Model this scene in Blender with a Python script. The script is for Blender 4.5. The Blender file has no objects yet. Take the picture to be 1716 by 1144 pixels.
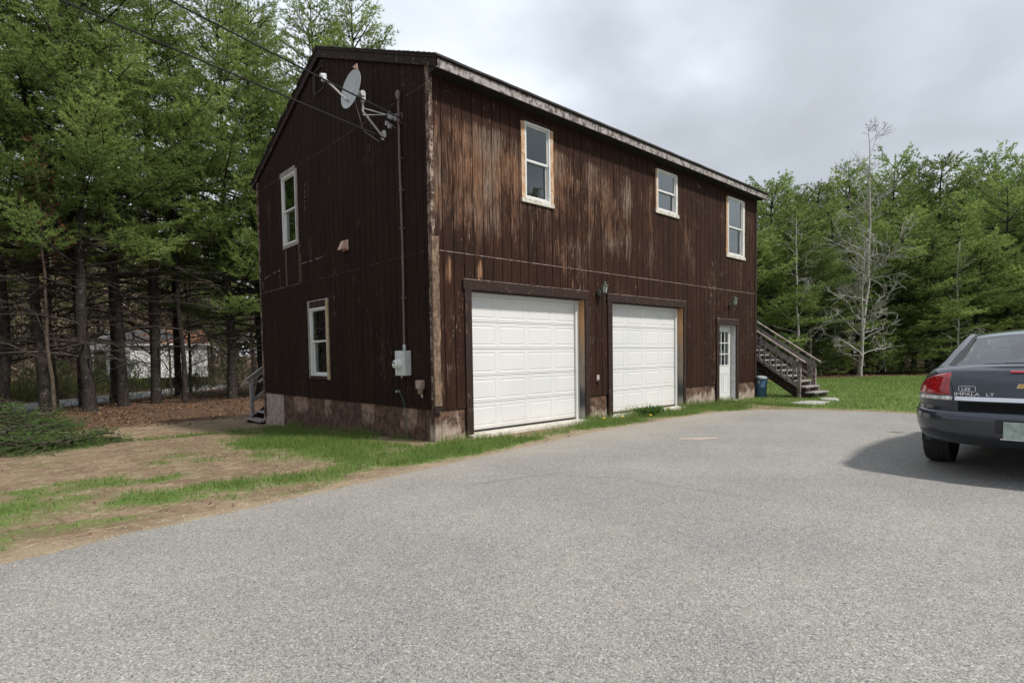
import bpy, bmesh, math, random
import numpy as np
from mathutils import Vector, Matrix
R_ = math.radians
sc = bpy.context.scene
col = sc.collection

# ------------------------------------------------------------------ camera
cam_d = bpy.data.cameras.new('camera'); cam = bpy.data.objects.new('camera', cam_d); col.objects.link(cam)
rv = Vector((0.74187679, -0.67034735, -0.01591408)); uv_ = Vector((0.04156566, 0.0222873, 0.99888717)); fv = Vector((0.66924668, 0.74171269, -0.04439786))
M = Matrix((rv, uv_, -fv)).transposed().to_4x4(); M.translation = Vector((-4.957, -7.050, 1.258))
cam.matrix_world = M
cam_d.sensor_width = 36; cam_d.lens = 19.84; cam_d.shift_x = 0.0080; cam_d.shift_y = 0.0384
cam_d.clip_start = 0.05; cam_d.clip_end = 2000
sc.camera = cam

# ------------------------------------------------------------------ light
SUN = Vector((0.22, -0.74, 1.0)).normalized()
elev = math.asin(SUN.z); azim = math.atan2(SUN.x, SUN.y)
W = bpy.data.worlds.new('World'); sc.world = W; W.use_nodes = True
nt = W.node_tree; nt.nodes.clear()
def wn(t, **k):
    n = nt.nodes.new(t)
    for a, b in k.items(): setattr(n, a, b)
    return n
out = wn('ShaderNodeOutputWorld'); sky = wn('ShaderNodeTexSky', sky_type='NISHITA'); sky.sun_disc = False
sky.sun_elevation = elev; sky.sun_rotation = azim
bg1 = wn('ShaderNodeBackground'); bg1.inputs[1].default_value = 0.10; nt.links.new(sky.outputs[0], bg1.inputs[0])
tc = wn('ShaderNodeTexCoord'); sx = wn('ShaderNodeSeparateXYZ'); nt.links.new(tc.outputs['Generated'], sx.inputs[0])
def wm(op, a, b, clamp=False):
    n = wn('ShaderNodeMath', operation=op); n.use_clamp = clamp
    for i, v in enumerate((a, b)):
        if isinstance(v, (int, float)): n.inputs[i].default_value = v
        else: nt.links.new(v, n.inputs[i])
    return n.outputs[0]
zz = wm('MAXIMUM', wm('ADD', sx.outputs[2], 0.22), 0.05)
cx_ = wn('ShaderNodeCombineXYZ')
nt.links.new(wm('DIVIDE', sx.outputs[0], zz), cx_.inputs[0]); nt.links.new(wm('DIVIDE', sx.outputs[1], zz), cx_.inputs[1])
cx_.inputs[2].default_value = 1.5
def wnoise(scale, det, rough, dist=0.0):
    n = wn('ShaderNodeTexNoise'); n.inputs['Scale'].default_value = scale; n.inputs['Detail'].default_value = det
    n.inputs['Roughness'].default_value = rough; n.inputs['Distortion'].default_value = dist
    nt.links.new(cx_.outputs[0], n.inputs['Vector']); return n.outputs['Fac']
big = wnoise(0.55, 3, 0.45, 0.25); fine = wnoise(1.7, 4, 0.5, 0.3)
cl = wm('ADD', wm('MULTIPLY', big, 0.72), wm('MULTIPLY', fine, 0.28))
ramp = wn('ShaderNodeValToRGB'); nt.links.new(cl, ramp.inputs[0])
r = ramp.color_ramp; r.interpolation = 'B_SPLINE'
r.elements[0].position = 0.41; r.elements[0].color = (0.34, 0.365, 0.40, 1)
r.elements[1].position = 0.62; r.elements[1].color = (0.76, 0.80, 0.865, 1)
e = r.elements.new(0.49); e.color = (0.455, 0.49, 0.54, 1)
e = r.elements.new(0.56); e.color = (0.69, 0.74, 0.81, 1)
bg2 = wn('ShaderNodeBackground'); bg2.inputs[1].default_value = 1.36; nt.links.new(ramp.outputs[0], bg2.inputs[0])
mx = wn('ShaderNodeMixShader'); mx.inputs[0].default_value = 0.93
nt.links.new(bg1.outputs[0], mx.inputs[1]); nt.links.new(bg2.outputs[0], mx.inputs[2]); nt.links.new(mx.outputs[0], out.inputs[0])

sd = bpy.data.lights.new('sun', 'SUN'); sun = bpy.data.objects.new('sun', sd); col.objects.link(sun)
sd.energy = 3.9; sd.angle = R_(4.5); sd.color = (1.0, 0.95, 0.87)
sun.rotation_euler = SUN.to_track_quat('Z', 'Y').to_euler()
sc.view_settings.view_transform = 'Standard'; sc.view_settings.look = 'None'
sc.view_settings.exposure = 0.20; sc.view_settings.gamma = 1.0; sc.view_settings.use_curve_mapping = False
sc.cycles.max_bounces = 8; sc.cycles.transparent_max_bounces = 16

# ------------------------------------------------------------------ node material helper
class NM:
    def __init__(s, name):
        s.m = bpy.data.materials.new(name); s.m.use_nodes = True; s.t = s.m.node_tree
        s.b = s.t.nodes['Principled BSDF']; s.pos = s.t.nodes.new('ShaderNodeNewGeometry').outputs['Position']
        s.out = s.t.nodes['Material Output']
    def n(s, t, **k):
        x = s.t.nodes.new(t)
        for a, b in k.items(): setattr(x, a, b)
        return x
    def put(s, v, sock):
        if isinstance(v, (int, float)): sock.default_value = v
        elif isinstance(v, (tuple, list)): sock.default_value = tuple(v) + (1,) * (len(sock.default_value) - len(v))
        else: s.t.links.new(v, sock)
    def math(s, op, a, b=0.0, clamp=False):
        x = s.n('ShaderNodeMath', operation=op); x.use_clamp = clamp
        s.put(a, x.inputs[0]); s.put(b, x.inputs[1]); return x.outputs[0]
    def scale(s, v, xyz):
        x = s.n('ShaderNodeVectorMath', operation='MULTIPLY'); s.put(v, x.inputs[0]); x.inputs[1].default_value = xyz; return x.outputs[0]
    def noise(s, scale=1, det=3, rough=.5, vec=None, dist=0, w=None):
        x = s.n('ShaderNodeTexNoise'); x.inputs['Scale'].default_value = scale; x.inputs['Detail'].default_value = det
        x.inputs['Roughness'].default_value = rough; x.inputs['Distortion'].default_value = dist
        s.put(s.pos if vec is None else vec, x.inputs['Vector']); return x.outputs['Fac']
    def vor(s, scale, vec=None, feat='F1'):
        x = s.n('ShaderNodeTexVoronoi'); x.feature = feat; x.inputs['Scale'].default_value = scale
        s.put(s.pos if vec is None else vec, x.inputs['Vector']); return x
    def ss(s, v, a, b, lo=0.0, hi=1.0):
        x = s.n('ShaderNodeMapRange', interpolation_type='SMOOTHSTEP'); s.put(v, x.inputs[0])
        x.inputs[1].default_value = a; x.inputs[2].default_value = b; x.inputs[3].default_value = lo; x.inputs[4].default_value = hi
        return x.outputs[0]
    def mix(s, f, a, b, mode='MIX'):
        x = s.n('ShaderNodeMix', data_type='RGBA', blend_type=mode); s.put(f, x.inputs[0]); s.put(a, x.inputs[6]); s.put(b, x.inputs[7])
        return x.outputs[2]
    def sep(s, v=None):
        x = s.n('ShaderNodeSeparateXYZ'); s.put(s.pos if v is None else v, x.inputs[0]); return x.outputs
    def bump(s, h, dist=.01, st=1.0):
        x = s.n('ShaderNodeBump'); x.inputs['Distance'].default_value = dist; x.inputs['Strength'].default_value = st
        s.put(h, x.inputs['Height']); s.t.links.new(x.outputs[0], s.b.inputs['Normal']); return x
    def attr(s, name):
        x = s.n('ShaderNodeAttribute'); x.attribute_name = name; return x.outputs['Fac']
    def rnd(s): return s.n('ShaderNodeObjectInfo').outputs['Random']
    def base(s, c): s.put(c, s.b.inputs['Base Color'])
    def rough(s, v): s.put(v, s.b.inputs['Roughness'])
    def set(s, **k):
        for a, b in k.items(): s.b.inputs[a.replace('_', ' ')].default_value = b
        return s.m

def plain(name, c, rough=.6, var=.12, sc_=6.0, metal=0.0, bump=0.0, obj_=False):
    k = NM(name); f = k.noise(sc_, 4, .6); k.base(k.mix(k.ss(f, .3, .7), tuple(x * (1 - var) for x in c), tuple(min(1, x * (1 + var)) for x in c)))
    k.rough(rough); k.b.inputs['Metallic'].default_value = metal
    if bump: k.bump(k.noise(sc_ * 8, 3, .6), bump)
    return k.m

def siding(name, dark, mid, wear, zone):
    k = NM(name); X, Y, Z = k.sep()
    grain = k.noise(1, 4, .65, k.scale(k.pos, (60, 60, 2.2)), .6)
    streak = k.noise(1, 5, .7, k.scale(k.pos, (34, 34, 2.0)), 1.2)
    blot = k.noise(.75, 3, .55, k.scale(k.pos, (1.3, 1.3, 0.8)))
    rd = k.rnd()
    tone = k.mix(k.ss(k.noise(.8, 4, .6, k.scale(k.pos, (3, 3, .7))), .35, .68), dark, mid)
    tone = k.mix(k.math('MULTIPLY', rd, .35), tone, (mid[0] * 1.35, mid[1] * 1.15, mid[2] * 1.2))
    tone = k.mix(k.ss(grain, .42, .66, 0, .5), tone, (mid[0] * 2.2, mid[1] * 2.1, mid[2] * 2.1))
    if zone:
        bias = k.math('ADD', k.ss(X, 0, 11, .12, .0), k.ss(Z, 2.5, 3.6, -.12, .05))
        hot = k.math('MULTIPLY', k.ss(X, 1.9, .2, 0, 1), k.math('MULTIPLY', k.ss(Z, 2.9, 3.6), k.ss(Z, 5.25, 4.6)))
        bias = k.math('ADD', bias, k.math('MULTIPLY', hot, .07))
        shelter = k.ss(Z, 5.2, 4.85, -.5, 0)
        bias = k.math('ADD', bias, shelter)
    else:
        bias = k.math('ADD', k.ss(Y, 0, 7.3, -.16, -.07), 0)
    f = k.math('ADD', k.math('ADD', k.math('MULTIPLY', blot, 1.0), k.math('MULTIPLY', streak, .9)), bias)
    f = k.math('ADD', f, k.math('MULTIPLY', k.math('SUBTRACT', grain, .5), .45))
    f = k.math('ADD', f, k.math('MULTIPLY', k.math('SUBTRACT', rd, .5), .16))
    w = k.math('MULTIPLY', k.ss(f, 1.06, 1.32, 0, wear), k.ss(k.math('ADD', grain, k.math('MULTIPLY', streak, .6)), .66, .86, .25, 1))
    tan_ = k.mix(k.ss(k.noise(1.1, 2, .5), .42, .62), (.215, .118, .072), (.205, .155, .122))
    c = k.mix(w, tone, tan_)
    if zone:
        for ex_, ez_, rx_, rz_ in ((.30, 2.62, .055, .20), (.92, 2.62, .06, .16), (3.2, 2.6, .02, .1)):
            q = k.math('ADD', k.math('POWER', k.math('DIVIDE', k.math('SUBTRACT', X, ex_), rx_), 2), k.math('POWER', k.math('DIVIDE', k.math('SUBTRACT', Z, ez_), rz_), 2)); c = k.mix(k.ss(k.math('ADD', q, k.math('ADD', k.math('MULTIPLY', k.math('SUBTRACT', streak, .5), 7), k.math('MULTIPLY', k.math('SUBTRACT', grain, .5), 5))), 1.1, .0, 0, .8), c, (.30, .165, .095))
    chip = k.ss(k.math('ADD', k.noise(1, 4, .75, k.scale(k.pos, (34, 34, 5))), k.math('MULTIPLY', blot, .30)), .765 if zone else .80, .83 if zone else .87, 0, .6)
    c = k.mix(chip, c, (.34, .27, .22))
    k.base(c); k.rough(k.ss(w, 0, 1, .80, .9)); k.b.inputs['Specular IOR Level'].default_value = .10
    k.bump(k.math('ADD', grain, streak), .004, .8)
    return k.m
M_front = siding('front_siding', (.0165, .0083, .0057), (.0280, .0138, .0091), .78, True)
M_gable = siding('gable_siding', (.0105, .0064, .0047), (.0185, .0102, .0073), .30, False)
M_back = plain('wall_sheathing', (.018, .010, .008), .9)

def trimwood(name, base, worn, amt, gray=(.33, .31, .29)):
    k = NM(name); X, Y, Z = k.sep()
    f = k.noise(1, 5, .7, k.scale(k.pos, (9, 9, 9)), .6); g = k.noise(1, 4, .6, k.scale(k.pos, (45, 45, 4)), .5)
    t = k.math('ADD', k.math('MULTIPLY', f, .7), k.math('MULTIPLY', g, .4))
    c = k.mix(k.ss(t, .62 - amt * .3, .72 - amt * .22), base, worn)
    c = k.mix(k.ss(k.noise(14, 4, .7), .60, .70, 0, .6), c, gray)
    k.base(c); k.rough(.8); k.b.inputs['Specular IOR Level'].default_value = .25; k.bump(t, .004)
    return k.m
M_trim = trimwood('brown_trim', (.026, .0135, .0105), (.085, .052, .038), .05, (.10, .075, .065))
M_trimdark = trimwood('dark_trim', (.020, .012, .010), (.06, .035, .025), .1)
M_bare = trimwood('bare_wood', (.215, .145, .098), (.10, .068, .048), .50, (.32, .25, .18))
M_orange = trimwood('orange_wood', (.36, .19, .10), (.50, .36, .25), .5, (.42, .37, .32))
M_pine_pale = trimwood('pale_pine', (.42, .33, .215), (.30, .22, .14), .35, (.45, .40, .33))
M_white_old = trimwood('peeling_white', (.55, .53, .47), (.32, .29, .25), .3, (.62, .60, .56))
M_fascia = trimwood('grey_fascia', (.085, .060, .055), (.33, .31, .30), .52, (.16, .12, .11))
k = NM('jamb_wood'); X, Y, Z = k.sep()
g = k.noise(1, 4, .6, k.scale(k.pos, (40, 40, 4)))
c = k.mix(k.ss(Z, 1.1, 1.9), (.27, .22, .17), (.46, .25, .12)); c = k.mix(k.ss(g, .45, .65, 0, .5), c, (.16, .10, .06))
c = k.mix(k.ss(k.math('ADD', Z, k.math('MULTIPLY', k.noise(5), .3)), .95, .55), c, (.05, .05, .055)); c = k.mix(k.ss(Z, .32, .1), c, (.30, .28, .25))
k.base(c); k.rough(.8); M_jamb = k.m
# concrete foundation, stained brown by paint
def conc(name, paint):
    k = NM(name); X, Y, Z = k.sep()
    f = k.noise(3.2, 5, .65, k.scale(k.pos, (1, 1, .9)), .4); st = k.noise(1, 4, .7, k.scale(k.pos, (14, 14, 2)))
    con = k.mix(k.ss(k.noise(9, 4, .6), .35, .7), (.24, .185, .150), (.39, .32, .265))
    br = k.mix(k.ss(k.noise(7, 5, .7), .40, .62), (.046, .0225, .0140), (.125, .068, .043))
    zz = k.math('MULTIPLY', k.math('ADD', Z, k.math('MULTIPLY', st, .30)), 1.0)
    m = k.math('ADD', k.math('MULTIPLY', f, 1.1), k.math('MULTIPLY', zz, paint[1]))
    m = k.ss(m, paint[0], paint[0] + .16)
    band = k.ss(k.math('SINE', k.math('ADD', k.math('MULTIPLY', Y, 4.3), k.math('MULTIPLY', k.noise(.6, 2), 9.0))), .30, .55)
    if paint[2]:
        top = k.math('MULTIPLY', k.ss(Z, .02, .16), band); m = k.math('MULTIPLY', m, k.math('SUBTRACT', 1.0, k.math('MULTIPLY', top, k.ss(k.noise(6, 4, .7), .38, .58, .2, 1))))
        m = k.math('MULTIPLY', m, k.ss(Y, 6.15, 6.12)); con = k.mix(k.ss(Y, 6.15, 6.12, 0, .75), con, (.235, .135, .092))
    k.base(k.mix(m, con, br)); k.rough(.9); k.bump(k.noise(40, 4, .6), .004)
    return k.m
M_conc_f = conc('front_foundation', (.86, 1.05, 0)); M_conc_g = conc('gable_foundation', (.10, .50, 1))
M_slab = plain('pale_concrete', (.50, .47, .42), .9, .15, 8, bump=.003)
k = NM('white_steel'); X, Y, Z = k.sep(); c = k.mix(k.ss(k.noise(.9, 3), .4, .7), (.63, .63, .62), (.585, .59, .59)); c = k.mix(k.ss(k.math('ADD', Z, k.math('MULTIPLY', k.noise(1, 4, .7, k.scale(k.pos, (9, 9, 2))), .35)), .42, .10, 0, .55), c, (.42, .37, .30)); c = k.mix(k.ss(k.noise(1, 4, .7, k.scale(k.pos, (14, 14, 1.2))), .60, .75, 0, .18), c, (.48, .46, .42)); k.base(c); k.rough(.45)
k.bump(k.noise(90, 2, .5), .0006); M_white = k.m
M_vinyl = plain('white_vinyl', (.60, .60, .59), .4, .03)
M_black = plain('black_rubber', (.012, .012, .012), .7)
M_dark = plain('dark_interior', (.012, .013, .013), .9)
M_blind = plain('blind_slats', (.78, .78, .77), .6, .05)
M_curtain = plain('green_grey_curtain', (.10, .14, .115), .8, .2, 3)
k = NM('window_glass'); t = k.t; fr = k.n('ShaderNodeFresnel'); fr.inputs[0].default_value = 1.5
gl = k.n('ShaderNodeBsdfGlossy'); gl.inputs['Roughness'].default_value = .015; gl.inputs['Color'].default_value = (.95, 1, .98, 1)
tr = k.n('ShaderNodeBsdfTransparent'); tr.inputs[0].default_value = (.86, .90, .885, 1)
ms = k.n('ShaderNodeMixShader'); t.links.new(k.math('ADD', k.math('MULTIPLY', fr.outputs[0], 1.7), .04, True), ms.inputs[0])
t.links.new(tr.outputs[0], ms.inputs[1]); t.links.new(gl.outputs[0], ms.inputs[2]); t.links.new(ms.outputs[0], k.out.inputs[0]); M_glass = k.m
M_shingle = plain('dark_shingle', (.035, .032, .030), .9, .3, 12, bump=.004)
M_flash = plain('pale_flashing', (.42, .36, .33), .6, .2, 15)
M_conduit = plain('brown_conduit', (.13, .085, .075), .55, .2)
M_meter = plain('grey_meter_paint', (.52, .54, .53), .45, .06)
M_galv = plain('galvanised_steel', (.42, .42, .42), .45, .15, 20, .4)
M_dish = plain('grey_dish', (.40, .43, .44), .45, .05)
M_pink = plain('faded_pink_plastic', (.48, .30, .25), .6)
M_cable = plain('black_cable', (.008, .008, .008), .9)
M_cable2 = plain('grey_cable', (.22, .21, .21), .5)
M_lant = plain('verdigris_metal', (.10, .115, .09), .45, .4, 30, .5)
M_lglass = plain('frosted_lantern_glass', (.34, .38, .32), .25)
M_grayw = trimwood('weathered_grey_wood', (.19, .17, .155), (.30, .275, .26), .5, (.12, .10, .09))
M_rail = trimwood('worn_brown_rail', (.10, .065, .055), (.26, .22, .20), .5, (.30, .28, .27))
M_bluebin = plain('blue_plastic', (.045, .10, .19), .5, .1)
M_binlid = plain('grey_bin_lid', (.30, .33, .36), .55, .1)
M_steel = plain('rusty_dark_steel', (.03, .025, .022), .7, .4)

# ------------------------------------------------------------------ mesh builder
def npmesh(name, V, Fs, mat, smooth=False):
    """V (n,3) array; Fs: array (m,k)"""
    V = np.asarray(V, np.float32); Fs = np.asarray(Fs, np.int32)
    me = bpy.data.meshes.new(name); k = Fs.shape[1]
    me.vertices.add(len(V)); me.vertices.foreach_set('co', V.ravel())
    me.loops.add(Fs.size); me.loops.foreach_set('vertex_index', Fs.ravel())
    me.polygons.add(len(Fs)); me.polygons.foreach_set('loop_start', np.arange(0, Fs.size, k, dtype=np.int32))
    me.update(calc_edges=True)
    if smooth: me.shade_smooth()
    if isinstance(mat, (list, tuple)):
        for m in mat: me.materials.append(m)
    elif mat: me.materials.append(mat)
    return me
def link(name, me, parent=None, **props):
    o = bpy.data.objects.new(name, me); col.objects.link(o)
    if parent: o.parent = parent
    for a, b in props.items(): o[a] = b
    return o
def empty(name, label, cat, loc=(0, 0, 0), rz=0, group=None):
    o = bpy.data.objects.new(name, None); col.objects.link(o); o.location = loc; o.rotation_euler = (0, 0, rz); o.empty_display_size = .2
    o['label'] = label; o['category'] = cat
    if group: o['group'] = group
    return o
class B:
    def __init__(s): s.v = []; s.f = []
    def add(s, V, F):
        o = len(s.v); s.v += [tuple(p) for p in V]; s.f += [tuple(i + o for i in f) for f in F]; return s
    def box(s, a, b, mat=None):
        (x0, y0, z0), (x1, y1, z1) = [min(p, q) for p, q in zip(a, b)], [max(p, q) for p, q in zip(a, b)]
        V = [(x0, y0, z0), (x1, y0, z0), (x1, y1, z0), (x0, y1, z0), (x0, y0, z1), (x1, y0, z1), (x1, y1, z1), (x0, y1, z1)]
        if mat is not None: V = [mat @ Vector(p) for p in V]
        return s.add(V, [(0, 3, 2, 1), (4, 5, 6, 7), (0, 1, 5, 4), (1, 2, 6, 5), (2, 3, 7, 6), (3, 0, 4, 7)])
    def bar(s, p, q, w, h=None, up=(0, 0, 1)):
        p, q = Vector(p), Vector(q); h = h or w; d = (q - p); L = d.length; d.normalize(); u = Vector(up)
        x = d.cross(u)
        if x.length < 1e-4: x = d.cross(Vector((1, 0, 0)))
        x.normalize(); u = x.cross(d)
        m = Matrix((x, d, u)).transposed().to_4x4(); m.translation = p
        return s.box((-w / 2, 0, -h / 2), (w / 2, L, h / 2), m)
    def tube(s, pts, r, n=8, cap=True):
        pts = [Vector(p) for p in pts]; rr = r if isinstance(r, (list, tuple)) else [r] * len(pts)
        rings = []; ref = None
        for i, p in enumerate(pts):
            d = (pts[min(i + 1, len(pts) - 1)] - pts[max(i - 1, 0)]).normalized()
            if ref is None: ref = d.orthogonal()
            a = (ref - d * ref.dot(d)).normalized(); ref = a; b = d.cross(a)
            rings.append([p + (a * math.cos(t) + b * math.sin(t)) * rr[i] for t in [2 * math.pi * j / n for j in range(n)]])
        V = [v for rg in rings for v in rg]; F = []
        for i in range(len(pts) - 1):
            for j in range(n): F.append((i * n + j, i * n + (j + 1) % n, (i + 1) * n + (j + 1) % n, (i + 1) * n + j))
        if cap: F.append(tuple(range(n - 1, -1, -1))); F.append(tuple((len(pts) - 1) * n + j for j in range(n)))
        return s.add(V, F)
    def lathe(s, prof, n=16, mat=None):
        V = []; F = []
        for (r, z) in prof:
            for j in range(n):
                t = 2 * math.pi * j / n; p = Vector((r * math.cos(t), r * math.sin(t), z)); V.append(mat @ p if mat is not None else p)
        for i in range(len(prof) - 1):
            for j in range(n): F.append((i * n + j, i * n + (j + 1) % n, (i + 1) * n + (j + 1) % n, (i + 1) * n + j))
        return s.add(V, F)
    def mesh(s, name, mat, smooth=False, bevel=0):
        me = bpy.data.meshes.new(name); me.from_pydata([tuple(v) for v in s.v], [], s.f)
        if bevel:
            bm = bmesh.new(); bm.from_mesh(me); bmesh.ops.recalc_face_normals(bm, faces=bm.faces)
            bmesh.ops.bevel(bm, geom=[e for e in bm.edges if e.is_manifold and e.calc_face_angle(0) > .6], offset=bevel, segments=2, affect='EDGES', profile=.6, clamp_overlap=True); bm.to_mesh(me); bm.free()
        me.materials.append(mat)
        if smooth:
            me.shade_smooth(); me.set_sharp_from_angle(angle=R_(38))
        me.update(); return me
    def obj(s, name, mat, parent=None, smooth=False, bevel=0, **props):
        return link(name, s.mesh(name, mat, smooth, bevel), parent, **props)

rng = np.random.default_rng(5); random.seed(5)
# ------------------------------------------------------------------ terrain
def sst(a, b, x):
    t = np.clip((x - a) / (b - a), 0, 1); return t * t * (3 - 2 * t)
def vnoise(x, y, sc_, seed, octv=4):
    tot = 0; amp = 1; nrm = 0
    for o in range(octv):
        rg = np.random.default_rng(seed * 31 + o); T = rg.random((256, 256))
        u = x * sc_; v = y * sc_; i = np.floor(u).astype(int); j = np.floor(v).astype(int); fu = u - i; fv_ = v - j
        fu = fu * fu * (3 - 2 * fu); fv_ = fv_ * fv_ * (3 - 2 * fv_)
        g = lambda a, b: T[a % 256, b % 256]
        tot = tot + amp * ((g(i, j) * (1 - fu) + g(i + 1, j) * fu) * (1 - fv_) + (g(i, j + 1) * (1 - fu) + g(i + 1, j + 1) * fu) * fv_)
        nrm += amp; amp *= .55; sc_ *= 2.1
    return tot / nrm
RN = np.array([-.75, .66])       # road normal (towards the far side)
def road_d(x, y): return (x + 3.1) * RN[0] + (y - 32.0) * RN[1]     # signed distance from the road's centre line
def dry(x, y):                                                       # inside the driveway?  >0 inside
    e = np.interp(x, [-30, -4.98, -4.3, -3.5, -2.27, -1.19, .05, 1.2, 2.34, 4.8, 6.3, 7.3, 7.9, 8.3, 8.4], [-2.8, -2.3, -2.12, -2.04, -1.86, -1.70, -1.53, -1.36, -1.22, -1.15, -1.22, -1.62, -2.2, -3.6, -60])
    return e - y
def gz(x, y):
    x = np.asarray(x, float); y = np.asarray(y, float)
    left = 1 - sst(9, 17, x)
    z = -.03 - .04 * np.clip(y + .5, 0, 9.5) - .10 * sst(9, 12, y)
    z = z * left - .02 * (1 - left)
    d = road_d(x, y)
    far = left * 0 + (1 - sst(14, 22, x - (y - 20) * .9))
    drop = sst(-9, -2.2, d)
    z = z * (1 - drop * far) + (-1.02) * drop * far
    z = z + far * 1.45 * sst(2.4, 15, d) + far * 2.0 * sst(15, 60, d)
    z = z + .05 * (vnoise(x, y, .35, 3) - .5) * sst(0.3, 3, -dry(x, y) )
    inside = sst(-.35, .15, dry(x, y)); z = z * (1 - inside) + (-.035) * inside
    return z
# masks used by the shader and by the scattered blades
P_grass = [(-1.2, 2.6, 1.1, 1.9, 1.1), (-1.25, .6, .95, 1.3, 1.1), (-.35, -.80, 1.15, .62, 1.5), (-1.3, -.6, .7, .6, 1.1), (-3.9, 5.4, .8, .5, .5), (-2.2, -.9, .8, .4, .8), (-4.9, -1.55, 1.1, .28, .75), (-2.9, -1.55, .7, .2, .5), (-.5, 3.6, .5, 2.2, 1.1), (-1.2, 4.5, .8, .9, .6), (.6, -.85, .9, .28, 1.2), (2.1, -.75, .9, .28, .35),
           (3.6, -.6, 1.1, .45, 1.3), (5.6, -.5, 1.7, .5, 1.2), (7.6, -.7, 1.2, .8, 1.2), (-3.4, -.95, 1.7, .45, .85), (-5.2, -.60, 1.4, .75, .95), (-4.3, .25, 1.6, .5, .66), (-4.4, .9, .9, .5, .5), (-3.1, 1.7, .6, .45, .45), (-2.0, 5.9, 1.3, .3, .8), (-4.2, 3.2, .6, .35, .35)]
def grass_d(x, y):
    x = np.asarray(x, float); y = np.asarray(y, float); g = np.zeros_like(x)
    wx = x + .5 * (vnoise(x, y, 1.3, 21) - .5); wy = y + .5 * (vnoise(x, y, 1.3, 22) - .5)
    for (a, b, rx, ry, s) in P_grass: g = np.maximum(g, s * np.exp(-(((wx - a) / rx) ** 2 + ((wy - b) / ry) ** 2) * 1.1))
    lawn = sst(8.0, 9.0, x + .12 * (y)) * (1 - sst(-1.4, .4, tl(x, y))) ; n = vnoise(x, y, .5, 9, 5)
    g = np.maximum(g * (.25 + 1.35 * vnoise(x, y, 2.6, 11, 5)), lawn * (.55 + .9 * sst(.36, .58, n)))
    g = np.where(x > 7.6, np.maximum(g, .8 * sst(-.1, -.6, dry(x, y)) * lawn), g)
    g = g * (1 - sst(-.20, -.03, dry(x, y)) * .95); g = g + .34 * sst(.50, .72, vnoise(x, y, 1.7, 33, 5)) * (x < 9) * sst(-.1, -.5, dry(x, y)) * (1 - sst(7.5, 10, y))
    bl = sst(.3, 1.2, 1.15 - np.abs(y + 3.3)) * sst(8.6, 9.2, x) * (1 - sst(13, 15, x)); g = g * (1 - .55 * bl * vnoise(x, y, 3, 4))
    return np.clip(g, 0, 1.2)
def tl(x, y):      # distance past the tree line of the right-hand wood (positive inside the wood)
    return .466 * x + .885 * y - 13.4
def litter_d(x, y):
    right = sst(-1.2, .3, tl(x, y) + .9 * (vnoise(x, y, .8, 5) - .5)) * sst(8, 13, x)
    left = (1 - sst(9, 14, x)) * sst(8.5, 12.5, y + 2.2 * (vnoise(x, y, .5, 6) - .5) - .25 * (x + 4))
    return np.clip(np.maximum(right, left), 0, 1)
def axis(a, b, lo, hi, fine, coarse):
    v = [a]; 
    while v[-1] < b:
        t = v[-1]; dd = 0 if lo <= t <= hi else min(abs(t - lo), abs(t - hi)); v.append(t + min(coarse, fine + dd * .10))
    return np.array(v)
gx = axis(-140, 320, -6.5, 10, .10, 14); gy = axis(-90, 330, -3, 8, .10, 14)
GX, GY = np.meshgrid(gx, gy, indexing='ij'); GZ = gz(GX, GY)
nx, ny = GX.shape
ii = np.arange(nx * ny).reshape(nx, ny)
Fq = np.stack([ii[:-1, :-1], ii[1:, :-1], ii[1:, 1:], ii[:-1, 1:]], -1).reshape(-1, 4)
k = NM('soil_and_grass'); ga = k.attr('grass'); la = k.attr('litter'); sa = k.attr('sand')
n1 = k.noise(2.2, 5, .65); n2 = k.noise(14, 5, .7); n3 = k.noise(60, 3, .6); n4 = k.noise(9, 4, .75, k.scale(k.pos, (1, 1, 1)), 1.2)
soil = k.mix(k.ss(n1, .35, .65), (.200, .138, .090), (.315, .235, .158)); soil = k.mix(k.ss(n2, .42, .66, 0, .65), soil, (.175, .115, .070))
soil = k.mix(k.ss(n4, .50, .66, 0, .85), soil, (.44, .37, .24)); soil = k.mix(k.ss(k.noise(3.4, 5, .75, None, 1.0), .56, .66, 0, .7), soil, (.15, .105, .065)); soil = k.mix(sa, soil, k.mix(n2, (.36, .29, .20), (.50, .42, .31)))
lit = k.mix(k.ss(k.noise(22, 4, .75), .38, .62), (.060, .040, .028), (.165, .095, .060)); lit = k.mix(k.ss(n1, .5, .62, 0, .6), lit, (.085, .060, .040))
c = k.mix(k.ss(k.math('ADD', la, k.math('MULTIPLY', k.math('SUBTRACT', n2, .5), .5)), .3, .7), soil, lit)
gr = k.mix(k.ss(n2, .35, .65), (.090, .152, .034), (.168, .232, .066)); gr = k.mix(k.ss(n1, .52, .68, 0, .55), gr, (.20, .215, .085))
gm = k.ss(k.math('ADD', ga, k.math('MULTIPLY', k.math('SUBTRACT', n2, .5), .9)), .25, .75)
k.base(k.mix(gm, c, gr)); k.rough(.95); k.b.inputs['Specular IOR Level'].default_value = .15
k.bump(k.math('ADD', n2, k.math('MULTIPLY', n3, .6)), .05, .9); M_ground = k.m
gme = npmesh('ground', np.stack([GX, GY, GZ], -1).reshape(-1, 3), Fq, M_ground, True)
for nm, arr in (('grass', grass_d(GX, GY)), ('litter', litter_d(GX, GY)), ('sand', sst(-.5, -.08, dry(GX, GY) + .5 * (vnoise(GX, GY, 1.8, 8) - .5)) * (GX < 8.5) * .5)):
    a = gme.attributes.new(nm, 'FLOAT', 'POINT'); a.data.foreach_set('value', arr.astype(np.float32).ravel())
link('ground', gme, kind='structure')

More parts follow.
